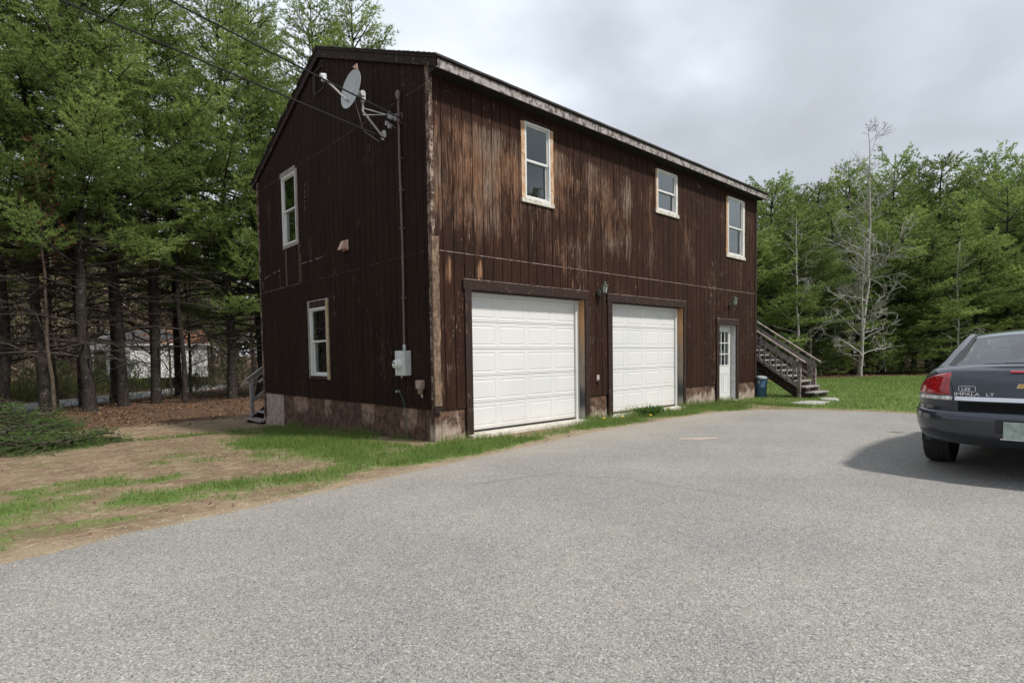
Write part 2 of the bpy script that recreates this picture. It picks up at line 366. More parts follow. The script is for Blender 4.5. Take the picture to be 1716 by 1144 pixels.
# driveway: asphalt sheet with a ragged edge and a real thickness
ex = np.concatenate([np.arange(-30, -7, .5), np.arange(-7, 8.4, .045)]); ey = np.array([-dry(np.array([t]), np.array([0.0]))[0] * -1 for t in ex])
ey = np.array([dry(t, 0.0) for t in ex]) + .07 * (vnoise(ex, ex * 0, 3.0, 40) - .5) + .05 * (vnoise(ex, ex * 0, 12, 41) - .5)
dv = [(x, y, .0) for x, y in zip(ex, ey) if y > -9]
top = dv; lastx = top[-1][0]
n = len(top); xs = [p[0] for p in top]
rows = [0, .03, .08, .3, 1, 2.5, 5, 9, 16]
V = []; 
for (x, y, z) in top: V.append((x, y, -.05))
for rI, rr in enumerate(rows):
    for (x, y, z) in top: V.append((x + (0.0), y - rr if rr < 2 else min(y - .9, -1.0 - rr - (1.5 if x > 7 else 0)), -.012 if rI == 0 else (-.003 if rI == 1 else 0)))
Fd = []
for rI in range(len(rows)):
    for i in range(n - 1): Fd.append((rI * n + i, (rI + 1) * n + i, (rI + 1) * n + i + 1, rI * n + i + 1))
k = NM('old_asphalt'); v1 = k.vor(215); v2 = k.vor(112); n1 = k.noise(230, 2, .7); nb = k.noise(.55, 4, .55); ns = k.noise(3.2, 4, .6)
vc = k.sep(v1.outputs['Color'])[0]; vd = k.sep(v2.outputs['Color'])[1]
c = k.mix(k.ss(vc, .0, 1.0), (.140, .136, .129), (.385, .376, .357)); c = k.mix(k.ss(vd, .90, .97, 0, .8), c, (.50, .485, .45)); c = k.mix(k.ss(vd, .14, .06, 0, .6), c, (.06, .058, .056))
c = k.mix(k.ss(n1, .4, .62, 0, .35), c, (.16, .155, .15))
c = k.mix(1.0, c, k.mix(k.ss(nb, .35, .65), (.95, .95, .95), (1.11, 1.10, 1.07)), 'MULTIPLY')
c = k.mix(k.ss(ns, .54, .74, 0, .28), c, (.36, .325, .27)); c = k.mix(k.ss(k.noise(1.6, 5, .7, None, .8), .56, .70, 0, .22), c, (.14, .137, .13))
Xa, Ya, Za = k.sep(); c = k.mix(k.ss(k.math('ADD', Ya, k.math('MULTIPLY', k.noise(2.4, 4, .6), 1.2)), -1.9, -.9, 0, .40), c, (.36, .31, .245))
k.base(c); k.rough(.88); k.b.inputs['Specular IOR Level'].default_value = .25
k.bump(k.math('ADD', k.math('MULTIPLY', vc, .8), n1), .005, .6); M_asph = k.m
link('driveway', npmesh('driveway', V, Fd, M_asph, False), kind='structure')
drv = bpy.data.objects['driveway']
def ribbon(pts, w, z, seed=1):
    rg = random.Random(seed); P = []
    for a, b in zip(pts[:-1], pts[1:]):
        m = 9
        for i in range(m): t = i / m; P.append((a[0] + (b[0] - a[0]) * t + rg.uniform(-.02, .02), a[1] + (b[1] - a[1]) * t + rg.uniform(-.02, .02)))
    b = B(); V = []; 
    for i, p in enumerate(P):
        q = P[min(i + 1, len(P) - 1)]; o = P[max(i - 1, 0)]; dx, dy = q[0] - o[0], q[1] - o[1]; L = math.hypot(dx, dy) + 1e-6
        ww = w * rg.uniform(.3, 1) * .5; V += [(p[0] - dy / L * ww, p[1] + dx / L * ww, z), (p[0] + dy / L * ww, p[1] - dx / L * ww, z)]
    b.add(V, [(2 * i, 2 * i + 1, 2 * i + 3, 2 * i + 2) for i in range(len(P) - 1)]); return b
M_crack = plain('crack_filler', (.085, .082, .078), .9)
for i, pts in enumerate([[(-.53, -2.99), (-.54, -3.32), (-.27, -3.61), (-.25, -4.01), (-.23, -4.38), (-.18, -4.75), (-.14, -5.09)], [(-1.6, -2.75), (-1.1, -2.85), (-.53, -2.99)], [(3.5, -1.5), (4.4, -1.75), (5.2, -1.7), (6.3, -2.1)]]):
    ribbon(pts, .008, .004, i).obj('crack', M_crack, drv)
k = NM('clay_stain'); k.base(k.mix(k.noise(30), (.40, .32, .26), (.50, .38, .30))); k.rough(.9); M_stain = k.m
b = B(); pts = []
for j in range(26):
    t = 2 * math.pi * j / 26; q = (.75 + .25 * random.random()); pts.append((2.64 + .34 * math.cos(t) * q * .74 + .08 * math.sin(t) * q * .67, -2.85 - .34 * math.cos(t) * q * .67 + .08 * math.sin(t) * q * .74, .004))
b.add(pts, [tuple(range(26))]).obj('clay_patch', M_stain, drv)
# road behind the left wood
dirv = np.array([.66, .75]); c0 = np.array([-3.1, 32.0]); V = []; Fr = []
tt = np.arange(-70, 90, 1.5)
for i, t in enumerate(tt):
    p = c0 + dirv * t
    for w in (-1.95, -1.9, 1.9, 1.95):
        q = p + RN * w; V.append((q[0], q[1], float(gz(q[0], q[1])) - .03 if abs(w) > 1.92 else max(float(gz(*(p))), -1.02) + .05))
for i in range(len(tt) - 1):
    for j in range(3): Fr.append((i * 4 + j, i * 4 + j + 1, (i + 1) * 4 + j + 1, (i + 1) * 4 + j))
k = NM('road_asphalt'); k.base(k.mix(k.noise(4, 5, .7), (.20, .20, .20), (.28, .28, .28))); k.rough(.9)
link('road', npmesh('road', V, Fr, k.m), kind='structure')
#@@PART2
# ------------------------------------------------------------------ the garage building
L, Wd, ZS, ZB = 10.97, 7.315, 2.87, .44
PIT = .2032
FW = lambda u, d, z: (u, d, z)
GW = lambda u, d, z: (d, u, z)
def bx(b, f, u0, u1, d0, d1, z0, z1): return b.box(f(u0, d0, z0), f(u1, d1, z1))
bld = empty('garage_building', 'two-storey dark brown weathered wood garage with two white overhead doors', 'garage')
def minus(u0, u1, z0, z1, ops):
    us = sorted({u0, u1} | {e for o in ops for e in o[:2] if u0 < e < u1}); res = []
    for a, b in zip(us[:-1], us[1:]):
        iv = [(z0, z1)]
        for o in ops:
            if o[0] < b - 1e-5 and o[1] > a + 1e-5:
                nv = []
                for p, q in iv:
                    if o[3] <= p or o[2] >= q: nv.append((p, q)); continue
                    if o[2] > p: nv.append((p, o[2]))
                    if o[3] < q: nv.append((o[3], q))
                iv = nv
        res += [(a, b, p, q) for p, q in iv if q - p > .02]
    # merge equal neighbours
    out_ = []
    for r_ in res:
        for o_ in out_:
            if abs(o_[1] - r_[0]) < 1e-6 and abs(o_[2] - r_[2]) < 1e-6 and abs(o_[3] - r_[3]) < 1e-6: o_[1] = r_[1]; break
        else: out_.append(list(r_))
    return out_
OPF = [(.60, 3.62, -2, 2.45), (4.23, 7.18, -2, 2.45), (8.71, 9.87, -2, 2.10), (1.90, 2.64, 3.92, 5.29), (5.99, 6.86, 4.37, 5.33), (9.235, 10.235, 3.75, 5.31)]
OPG = [(4.92, 5.82, 3.74, 5.31), (3.59, 4.55, .86, 2.41), (3.47, 3.87, 6.46, 6.92)]
cache = {}
def board(f, key, w, h, mat, loc, slope=0):
    kk = (key, round(w, 3), round(h, 3), slope)
    if kk not in cache:
        b = B(); c_ = .004
        if f is FW: V = [(0, c_, 0), (c_, 0, 0), (w - c_, 0, 0), (w, c_, 0), (w, .016, 0), (0, .016, 0)]
        else: V = [(c_, 0, 0), (0, c_, 0), (0, w - c_, 0), (c_, w, 0), (.016, w, 0), (.016, 0, 0)]
        tops = [(p[0], p[1], h + slope * (p[0] if f is FW else p[1])) for p in V]
        fs = [(i, (i + 1) % 6, 6 + (i + 1) % 6, 6 + i) for i in range(6)] + [(0, 1, 2, 3, 4, 5), (11, 10, 9, 8, 7, 6)]
        if f is GW: fs = [tuple(reversed(q)) for q in fs]
        b.add(V + tops, fs); cache[kk] = b.mesh('siding_board', mat)
    o = link('siding_board', cache[kk], bld); o.location = loc; return o
g_ = .011
def sides(f, key, n, ops, mat, rows):
    for i in range(n):
        a, b_ = i * PIT, min((i + 1) * PIT, L if f is FW else Wd)
        if b_ - a < .03: continue
        for (z0, z1) in rows:
            for (p, q, zl, zh) in minus(a + g_ / 2, b_ - g_ / 2, z0, z1, ops):
                if q - p < .03: continue
                jit = .0 if f is FW else 0
                board(f, key, q - p, zh - zl, mat, f(p, jit, zl))
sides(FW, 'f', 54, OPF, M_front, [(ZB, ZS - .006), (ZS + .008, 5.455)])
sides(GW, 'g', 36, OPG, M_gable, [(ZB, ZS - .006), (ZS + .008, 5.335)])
for i in range(36):     # gable triangle: boards with raked tops
    a, b_ = i * PIT + g_ / 2, (i + 1) * PIT - g_ / 2
    if b_ > Wd: break
    zt = lambda y: 5.56 + .434 * min(y, Wd - y)
    if b_ > 3.47 and a < 3.87:
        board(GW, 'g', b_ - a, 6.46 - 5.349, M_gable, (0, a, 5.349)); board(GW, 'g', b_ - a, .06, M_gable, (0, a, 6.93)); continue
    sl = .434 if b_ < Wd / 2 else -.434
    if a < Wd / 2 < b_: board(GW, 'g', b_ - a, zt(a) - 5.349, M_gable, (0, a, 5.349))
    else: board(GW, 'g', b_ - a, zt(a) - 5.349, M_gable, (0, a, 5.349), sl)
# wall sheathing (one solid backing per wall) with the openings left out
b = B()
for (p, q, zl, zh) in minus(.12, L - .12, ZB, 5.5, [(.72, 3.52, -2, 2.31), (4.37, 7.11, -2, 2.31), (8.83, 9.75, -2, 1.955), (1.955, 2.605, 3.955, 5.285), (6.02, 6.83, 4.41, 5.325), (9.30, 10.18, 3.80, 5.30)]): bx(b, FW, p, q, .016, .15, zl, zh)
b.obj('wall', M_back, bld)
b = B()
for (p, q, zl, zh) in minus(.016, Wd - .016, ZB, 5.5, [(5.01, 5.77, 3.79, 5.29), (3.66, 4.46, .90, 2.31)]): bx(b, GW, p, q, .016, .15, zl, zh)
b.obj('wall', M_back, bld)
b = B(); V = [(.017, .02, 5.5), (.017, Wd - .02, 5.5), (.017, Wd / 2, 7.10), (.10, .02, 5.5), (.10, Wd - .02, 5.5), (.10, Wd / 2, 7.10)]
b.add(V, [(0, 2, 1), (3, 4, 5), (0, 1, 4, 3), (1, 2, 5, 4), (2, 0, 3, 5)]); b.obj('wall', M_back, bld)
b = B().box((L - .016, .0, -.4), (L, Wd, 5.5)).box((.12, Wd - .016, -.6), (L - .016, Wd, 5.5)); b.add([(L - .016, 0, 5.5), (L - .016, Wd, 5.5), (L - .016, Wd / 2, 7.1), (L, 0, 5.5), (L, Wd, 5.5), (L, Wd / 2, 7.1)], [(0, 2, 1), (3, 4, 5), (0, 1, 4, 3), (1, 2, 5, 4), (2, 0, 3, 5)])
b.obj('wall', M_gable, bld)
# seams: thin pale edge of flashing where the upper sheets meet the lower
M_seam = trimwood('seam_edge', (.11, .075, .062), (.30, .24, .21), .45)
b = B(); bx(b, FW, .075, L - .08, -.006, .014, ZS - .005, ZS + .006); b.obj('flashing', M_seam, bld)
b = B(); bx(b, GW, 0.0, Wd - .05, -.004, .014, ZS - .004, ZS + .004); bx(b, GW, .05, Wd - .05, .0, .014, 5.337, 5.347); b.obj('flashing', trimwood('dark_seam_edge', (.035, .025, .02), (.20, .17, .15), .2), bld)
# corner boards
b = B().box((-.022, -.022, ZB - .01), (-.002, .07, 5.60)); b.box((-.002, -.022, ZS + .22), (.038, -.002, 5.46)); b.obj('corner_board', trimwood('worn_corner', (.05, .028, .022), (.32, .24, .19), .35), bld)
b = B(); nn = 34; V = []; Fz = []
for i in range(nn + 1):     # bare, rotten lower corner board with a ragged profile
    z = ZB + .07 + (ZS + .20 - ZB - .07) * i / nn; w0 = random.uniform(-.008, .008); w1 = random.uniform(-.010, .006) - (.015 if 10 < i < 13 else 0)
    V += [(-.030 + w0 * .3, -.034, z), (.098 + w1, -.034 + random.uniform(-.003, .003), z), (.098 + w1, -.001, z), (-.030 + w0 * .3, -.001, z)]
for i in range(nn):
    for j in range(4): Fz.append((4 * i + j, 4 * i + (j + 1) % 4, 4 * i + 4 + (j + 1) % 4, 4 * i + 4 + j))
Fz += [(3, 2, 1, 0), (4 * nn, 4 * nn + 1, 4 * nn + 2, 4 * nn + 3)]
b.add(V, Fz); b.obj('corner_board', M_bare, bld, label='bare rotten corner board with its paint gone')
b = B().box((-.03, -.034, ZB - .03), (.105, -.001, ZB + .069)); b.obj('corner_board', M_trimdark, bld)
b = B().box((L - .07, -.02, ZB), (L + .02, -.002, 5.46)); b.box((L + .001, -.002, ZB), (L + .02, .08, 5.5)); b.obj('corner_board', M_trim, bld)
b = B().box((-.02, Wd - .06, ZB - .6), (-.002, Wd + .03, 5.55)); b.obj('corner_board', trimwood('edge_board', (.05, .03, .025), (.26, .19, .16), .3), bld)
# foundation: poured concrete, one part per visible stretch
for (a, c_) in ((.001, .60), (3.645, 4.215), (7.205, 8.685), (9.895, L - .001)):
    b = B(); bx(b, FW, a, c_, .022, .16, -.5, ZB - .004); b.obj('foundation', M_conc_f, bld)
b = B(); bx(b, GW, .161, Wd - .001, .022, .16, -.8, ZB - .004); bx(b, GW, .023, .161, .022, .16 if 0 else .10, -.8, ZB - .004); b.obj('foundation', M_conc_g, bld)
b = B().box((L - .15, .161, -.5), (L - .02, Wd, ZB)).box((.16, Wd - .15, -.8), (L - .151, Wd - .02, ZB)); b.obj('foundation', M_conc_f, bld)
# apron slab under the overhead doors
b = B().box((.60, -.16, -.06), (3.64, .30, .004)); b.obj('door_apron', M_slab, bld); b = B().box((4.25, -.12, -.06), (7.17, .30, .004)); b.obj('door_apron', M_slab, bld)
# roof -------------------------------------------------------------
RS = .434
def rz(y): return 5.60 + RS * ((y + .28) if y < Wd / 2 else (Wd - y + .28))
def roof_slab(y0, y1, t, off, x0, x1):
    return [(x0, y0, rz(y0) - off), (x1, y0, rz(y0) - off), (x1, y1, rz(y1) - off), (x0, y1, rz(y1) - off), (x0, y0, rz(y0) - off - t), (x1, y0, rz(y0) - off - t), (x1, y1, rz(y1) - off - t), (x0, y1, rz(y1) - off - t)]
BF = [(0, 3, 2, 1), (4, 5, 6, 7), (0, 1, 5, 4), (1, 2, 6, 5), (2, 3, 7, 6), (3, 0, 4, 7)]
eps = 1e-4
b = B().add(roof_slab(-.27, Wd / 2 - eps, .03, .015, -.045, L + .09), BF); b.add(roof_slab(Wd / 2 + eps, Wd + .27, .03, .015, -.045, L + .09), BF); roof = b.obj('roof', M_trimdark, bld); M_soff = plain('shade_black_soffit', (.006, .005, .0045), .95)  # soffit coloured near black to deepen the shade under the eaves
for side in (0, 1):       # shingle courses, each overlapping the one below, edges uneven
    for c_ in range(29):
        y0 = -.295 + c_ * .137; y1 = min(y0 + .16, Wd / 2 + .0)
        if y0 > Wd / 2 - .03: break
        b = B(); nseg = 37; xs_ = np.linspace(-.075, L + .115, nseg); V = []
        for i, x in enumerate(xs_):
            jy = random.uniform(-.006, .006); jz = random.uniform(0, .004); jx = random.uniform(-.012, .012) if i in (0, nseg - 1) else 0
            f_ = (lambda y: y) if side == 0 else (lambda y: Wd - y)
            za, zb_ = 5.60 + RS * (y0 + .28), 5.60 + RS * (y1 + .28)
            V += [(x + jx, f_(y0 + jy), za + .016 + jz), (x + jx, f_(y1), zb_ + .006), (x + jx, f_(y0 + jy), za + .002 - .014)]
        Fz = []
        for i in range(nseg - 1):
            Fz += [(3 * i, 3 * i + 3, 3 * i + 4, 3 * i + 1), (3 * i, 3 * i + 2, 3 * i + 5, 3 * i + 3)]
        Fz += [(0, 1, 2), (3 * (nseg - 1), 3 * (nseg - 1) + 2, 3 * (nseg - 1) + 1)]
        b.add(V, Fz); b.obj('shingle_course', M_shingle, roof)
# drip edge, fascia boards, rake boards, soffits
b = B().box((-.06, -.283, 5.575), (L + .10, -.262, 5.597)); b.obj('drip_edge', M_trim, bld)
for (a, c_) in ((-.045, 4.75), (4.753, L + .095)):
    b = B().box((a, -.262, 5.438), (c_, -.24, 5.573)); b.obj('fascia_board', M_fascia, bld)
b = B().box((-.044, Wd + .24, 5.438), (L + .09, Wd + .262, 5.59)); b.obj('fascia_board', M_fascia, bld)
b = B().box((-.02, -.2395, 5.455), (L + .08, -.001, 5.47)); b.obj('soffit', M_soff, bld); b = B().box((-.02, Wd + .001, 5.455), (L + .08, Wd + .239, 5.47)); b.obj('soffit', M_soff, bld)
for xx, sgn in ((-.048, -1), (L + .055, 1)):
    for (ya, yb) in ((-.262, Wd / 2 - .002), (Wd + .262, Wd / 2 + .002)):
        b = B(); t0, t1 = .045, .20; x0, x1 = xx, xx + .026
        V = []
        for x in (x0, x1):
            lo = rz(ya) - t1 + (.035 if 1 else 0)
            V += [(x, ya, rz(ya) - t0), (x, yb, rz(yb) - t0), (x, yb, rz(yb) - t1), (x, ya, lo - .0)]
        b.add(V, [(0, 1, 2, 3), (7, 6, 5, 4), (0, 4, 5, 1), (1, 5, 6, 2), (2, 6, 7, 3), (3, 7, 4, 0)]); b.obj('rake_board', M_trimdark, bld)
        b = B(); V = []
        for x in (x0 - .016, x1 - .002) if sgn < 0 else (x0 + .002, x1 + .016):
            V += [(x, ya, rz(ya) - .012), (x, yb, rz(yb) - .012), (x, yb, rz(yb) - .044), (x, ya, rz(ya) - .044)]
        b.add(V, [(0, 1, 2, 3), (7, 6, 5, 4), (0, 4, 5, 1), (1, 5, 6, 2), (2, 6, 7, 3), (3, 7, 4, 0)]); b.obj('rake_board', M_trim, bld)
    b = B(); V = []     # boxed underside between rake board and wall
    xa, xb = (xx + .026, -.002) if sgn < 0 else (L + .002, xx)
# boxed eave return at the near corner
b = B(); b.add([(-.0215, -.2395, 5.44), (-.0215, -.0, 5.44), (-.0215, -.0, 5.66), (-.0215, -.2395, 5.56), (-.002, -.2395, 5.44), (-.002, -.0, 5.44), (-.002, -.0, 5.66), (-.002, -.2395, 5.56)], [(0, 1, 2, 3), (7, 6, 5, 4), (0, 4, 5, 1), (1, 5, 6, 2), (2, 6, 7, 3), (3, 7, 4, 0)]); b.obj('eave_return', M_trimdark, bld)

# windows ------------------------------------------------------------
def ring(b, f, u0, u1, z0, z1, w, d0, d1, wb=None, wt=None):
    wb = wb or w; wt = wt or w
    bx(b, f, u0, u0 + w, d0, d1, z0, z1); bx(b, f, u1 - w, u1, d0, d1, z0, z1)
    bx(b, f, u0 + w, u1 - w, d0, d1, z0, z0 + wb); bx(b, f, u0 + w, u1 - w, d0, d1, z1 - wt, z1); return b
def window(f, u0, u1, z0, z1, rail, lab, blinds=None, curtain=0):
    w = ring(B(), f, u0, u1, z0, z1, .036, -.016, .10).obj('window', M_vinyl, bld, bevel=.003, label=lab)
    i0, i1 = u0 + .037, u1 - .037
    ring(B(), f, i0, i1, rail - .018, z1 - .037, .026, .012, .040, .036).obj('sash', M_vinyl, w)
    ring(B(), f, i0, i1, z0 + .037, rail + .018, .030, .046, .074, .036, .036).obj('sash', M_vinyl, w)
    b = B(); bx(b, f, i0 + .02, i1 - .02, .024, .027, rail + .012, z1 - .058); b.obj('pane', M_glass, w)
    b = B(); bx(b, f, i0 + .025, i1 - .025, .058, .061, z0 + .066, rail - .014); b.obj('pane', M_glass, w)
    b = B(); bx(b, f, i0, i1, .60, .62, z0, z1); bx(b, f, i0 - .02, i0, .101, .62, z0, z1); bx(b, f, i1, i1 + .02, .101, .62, z0, z1); bx(b, f, i0, i1, .101, .6, z0 - .02, z0); bx(b, f, i0, i1, .101, .6, z1, z1 + .02); b.obj('reveal', M_dark, w)
    if blinds:
        b = B(); z = blinds[0]
        while z < blinds[1]:
            if f is FW: m = Matrix.Translation((0, .115, z)) @ Matrix.Rotation(R_(-38), 4, 'X'); b.box((i0 + .01, -.012, -.001), (i1 - .01, .012, .001), m)
            else: m = Matrix.Translation((.115, 0, z)) @ Matrix.Rotation(R_(38), 4, 'Y'); b.box((-.012, i0 + .01, -.001), (.012, i1 - .01, .001), m)
            z += .030
        b.obj('blind', M_blind, w, kind='stuff')
    if curtain:
        b = B(); n_ = 26; V = []
        for i in range(n_ + 1):
            u = i0 + (i1 - i0) * curtain * i / n_; d = .16 + .02 * math.sin(i * 1.3)
            V += [f(u, d, z0), f(u, d, z1)]
        b.add(V, [(2 * i, 2 * i + 2, 2 * i + 3, 2 * i + 1) for i in range(n_)]); b.obj('curtain', M_curtain, w, smooth=True)
    return w
def casing(f, w, parts):
    for (u0, u1, z0, z1, m, pr) in parts:
        b = B(); bx(b, f, u0, u1, -pr, -.001, z0, z1); b.obj('casing_board', m, w, bevel=.003)
w = window(FW, 1.965, 2.60, 3.97, 5.275, 4.635, 'tall front window with closed blinds and orange bare casing', (4.0, 5.25))
casing(FW, w, [(1.875, 1.963, 3.965, 5.26, M_orange, .020), (2.602, 2.675, 3.965, 5.262, M_orange, .020), (1.87, 2.68, 3.895, 3.963, M_white_old, .034), (1.87, 2.69, 5.277, 5.33, M_trim, .024)])
w = window(FW, 6.03, 6.825, 4.42, 5.315, 4.865, 'short square front window in the middle of the upper storey', None, .0)
casing(FW, w, [(5.975, 6.028, 4.42, 5.30, M_orange, .014), (6.827, 6.875, 4.42, 5.30, M_white_old, .014), (5.955, 6.90, 4.343, 4.418, M_white_old, .034), (5.965, 6.89, 5.317, 5.35, M_trim, .02)])
w = window(FW, 9.31, 10.17, 3.80, 5.29, 4.53, 'tall front window near the far end with its blind half raised', (4.62, 5.27), .9)
casing(FW, w, [(9.215, 9.308, 3.80, 5.28, M_orange, .014), (10.172, 10.25, 3.80, 5.28, M_white_old, .014), (9.20, 10.265, 3.722, 3.798, M_white_old, .034), (9.2, 10.26, 5.292, 5.335, M_trim, .02)])
w = window(GW, 5.01, 5.775, 3.79, 5.285, 4.54, 'upper window of the dark gable wall with a pale curtain', None, 1.0)
casing(GW, w, [(4.905, 5.008, 3.715, 5.32, M_grayw, .018), (5.777, 5.83, 3.79, 5.30, M_trim, .012), (5.01, 5.78, 3.715, 3.788, M_grayw, .02), (5.01, 5.84, 5.287, 5.40, M_grayw, .016)])
w = window(GW, 3.665, 4.465, .905, 2.30, 1.615, 'lower window of the dark gable wall with a bare pine casing', None, 0)
casing(GW, w, [(3.575, 3.663, .835, 2.43, M_pine_pale, .03), (4.467, 4.565, .87, 2.43, M_grayw, .014), (3.665, 4.48, .835, .903, M_trimdark, .03), (3.665, 4.466, 2.302, 2.415, M_trim, .016), (3.55, 4.57, 2.432, 2.455, M_grayw, .02)])
# caulk lines where the gable siding was patched
M_caulk = plain('old_caulk', (.17, .145, .13), .8, .4, 40)
def caulk(pts, w):
    b = B(); rg = random.Random(len(pts) * 7 + int(pts[0][0] * 10))
    for (p, q) in zip(pts[:-1], pts[1:]):
        n_ = max(3, int(math.dist(p, q) / .05))
        for i in range(n_):
            if rg.random() < .42: continue
            a = i / n_; c_ = (i + 1) / n_; ww = w * rg.uniform(.3, 1.1); y0, z0 = p[0] + (q[0] - p[0]) * a, p[1] + (q[1] - p[1]) * a; y1, z1 = p[0] + (q[0] - p[0]) * c_, p[1] + (q[1] - p[1]) * c_
            b.bar((-.003, y0, z0 + rg.uniform(-.006, .006)), (-.003, y1, z1 + rg.uniform(-.006, .006)), ww, .004, (1, 0, 0))
    o = b.obj('caulk_line', M_caulk, bld); o['kind'] = 'stuff'
caulk([(7.02, 3.22), (6.05, 3.30)], .022); caulk([(6.06, 3.30), (6.05, 2.9)], .012); caulk([(7.2, 2.88), (5.0, 2.885)], .014); caulk([(4.88, 3.285), (3.70, 3.285)], .022); caulk([(7.16, 2.9), (7.15, 3.2)], .02); caulk([(4.86, 2.9), (4.86, 3.7)], .018); caulk([(4.55, 4.3), (4.52, 4.9)], .016)
for (a, c_) in ((4.90, 4.95), (5.62, 5.70)):
    b = B(); b.box((-.004, a, 2.90), (-.0005, c_, 3.70)); b.obj('bare_strip', plain('stained_tan_wood', (.075, .042, .028), .8, .4, 12), bld)
gv = B(); ring(gv, GW, 3.46, 3.88, 6.45, 6.93, .04, -.018, .10); gv = gv.obj('gable_vent', M_trimdark, bld)
b = B().box((.085, 3.50, 6.49), (.10, 3.84, 6.89)); b.obj('vent_back', M_dark, gv)
for i in range(6):
    m = Matrix.Translation((.02, 0, 6.52 + i * .062)) @ Matrix.Rotation(R_(-40), 4, 'Y'); b = B().box((-.03, 3.502, -.005), (.03, 3.838, .005), m); b.obj('louvre', M_trimdark, gv)
# overhead doors -------------------------------------------------------
def overhead(x0, x1, lab):
    d = .172; dr = B(); st = .10     # white stops and head
    bx(dr, FW, x0 + .001, x0 + st, .135, .171, .002, 2.30); bx(dr, FW, x1 - st, x1 - .001, .135, .171, .002, 2.30); bx(dr, FW, x0 + st, x1 - st, .135, .171, 2.235, 2.30)
    dr = dr.obj('garage_door', M_vinyl, bld, label=lab, bevel=.003)
    h = .4465; a0, a1 = x0 + .02, x1 - .02
    cw = (a1 - a0) / 4; b = B()
    def q(u0, u1, z0, z1, dd=0.): b.add([(u0, dd, z0), (u1, dd, z0), (u1, dd, z1), (u0, dd, z1)], [(0, 1, 2, 3)])
    def ringq(o, oi, i, ii_):
        V = [(o[0], oi, o[2]), (o[1], oi, o[2]), (o[1], oi, o[3]), (o[0], oi, o[3]), (i[0], ii_, i[2]), (i[1], ii_, i[2]), (i[1], ii_, i[3]), (i[0], ii_, i[3])]
        b.add(V, [(0, 1, 5, 4), (1, 2, 6, 5), (2, 3, 7, 6), (3, 0, 4, 7)])
    zt_, zb2 = h - .062, .062
    for c_ in range(4):
        u0, u1 = c_ * cw, (c_ + 1) * cw; o = (u0 + .055, u1 - .055, zb2, zt_)
        ringq((u0, u1, .034, h - .034), 0, o, 0)
        m_ = (o[0] + .013, o[1] - .013, o[2] + .013, o[3] - .013); i_ = (o[0] + .032, o[1] - .032, o[2] + .032, o[3] - .032)
        ringq(o, 0, m_, .0065); ringq(m_, .0065, i_, .0); q(i_[0], i_[1], i_[2], i_[3], .0)
    for zz0, sg in ((0, 1), (h, -1)):      # rails: rib, groove and rolled edge
        prof = [(.034, 0), (.029, .005), (.024, .005), (.019, 0), (.012, 0), (.004, .004), (.002, .014)]
        for p, r_ in zip(prof[:-1], prof[1:]):
            b.add([(0, p[1], zz0 + sg * p[0]), (4 * cw, p[1], zz0 + sg * p[0]), (4 * cw, r_[1], zz0 + sg * r_[0]), (0, r_[1], zz0 + sg * r_[0])], [(0, 1, 2, 3) if sg < 0 else (3, 2, 1, 0)])
    b.add([(0, .014, .001), (4 * cw, .014, .001), (4 * cw, .03, .001), (0, .03, .001), (0, .014, h - .001), (4 * cw, .014, h - .001), (4 * cw, .03, h - .001), (0, .03, h - .001)], [(0, 1, 2, 3), (7, 6, 5, 4), (2, 6, 7, 3)])
    me = b.mesh('door_section', M_white)
    for s_ in range(5):
        o = link('door_section', me, dr); o.location = (a0, d + .002, .034 + s_ * h)
    b = B(); bx(b, FW, a0, a1, d - .004, d + .03, .006, .033); b.obj('bottom_seal', M_black, dr)
    return dr
g1 = overhead(.72, 3.52, 'larger-looking nearer white overhead door'); g2 = overhead(4.37, 7.11, 'white overhead door farther from the gable')
def dcasing(dr, x0, x1, hz, xl, xr, hl, hr, ht):
    b = B(); bx(b, FW, xl, x0, -.03, -.001, -.1, hz); b.obj('casing_board', M_trim, dr, bevel=.003)
    b = B(); bx(b, FW, x1, xr, -.03, -.001, -.1, hz); b.obj('casing_board', M_trim, dr, bevel=.003)
    b = B(); bx(b, FW, hl, hr, -.036, -.001, hz + .003, ht); b.obj('head_board', M_trim, dr, bevel=.004)
    b = B(); bx(b, FW, hl + .003, hr - .003, -.040, -.002, ht + .001, ht + .010); b.obj('drip_cap', M_seam, dr)
    b = B(); bx(b, FW, x1 - .004, x1 + .02, .0, .134, 0, hz); b.obj('jamb', M_jamb, dr)
    b = B(); bx(b, FW, x0 - .02, x0 + .004, .0, .134, 0, hz); b.obj('jamb', M_jamb, dr)
    b = B(); bx(b, FW, x0 + .005, x1 - .005, .0, .134, hz - .004, hz + .02); b.obj('jamb', M_trim, dr)
dcasing(g1, .72, 3.52, 2.31, .585, 3.645, .555, 3.62, 2.468); dcasing(g2, 4.37, 7.11, 2.31, 4.23, 7.20, 4.20, 7.195, 2.462)
b = B().box((.02, .3, -.3), (L - .1, .32, 2.6)); b.obj('inner_partition', M_dark, bld)
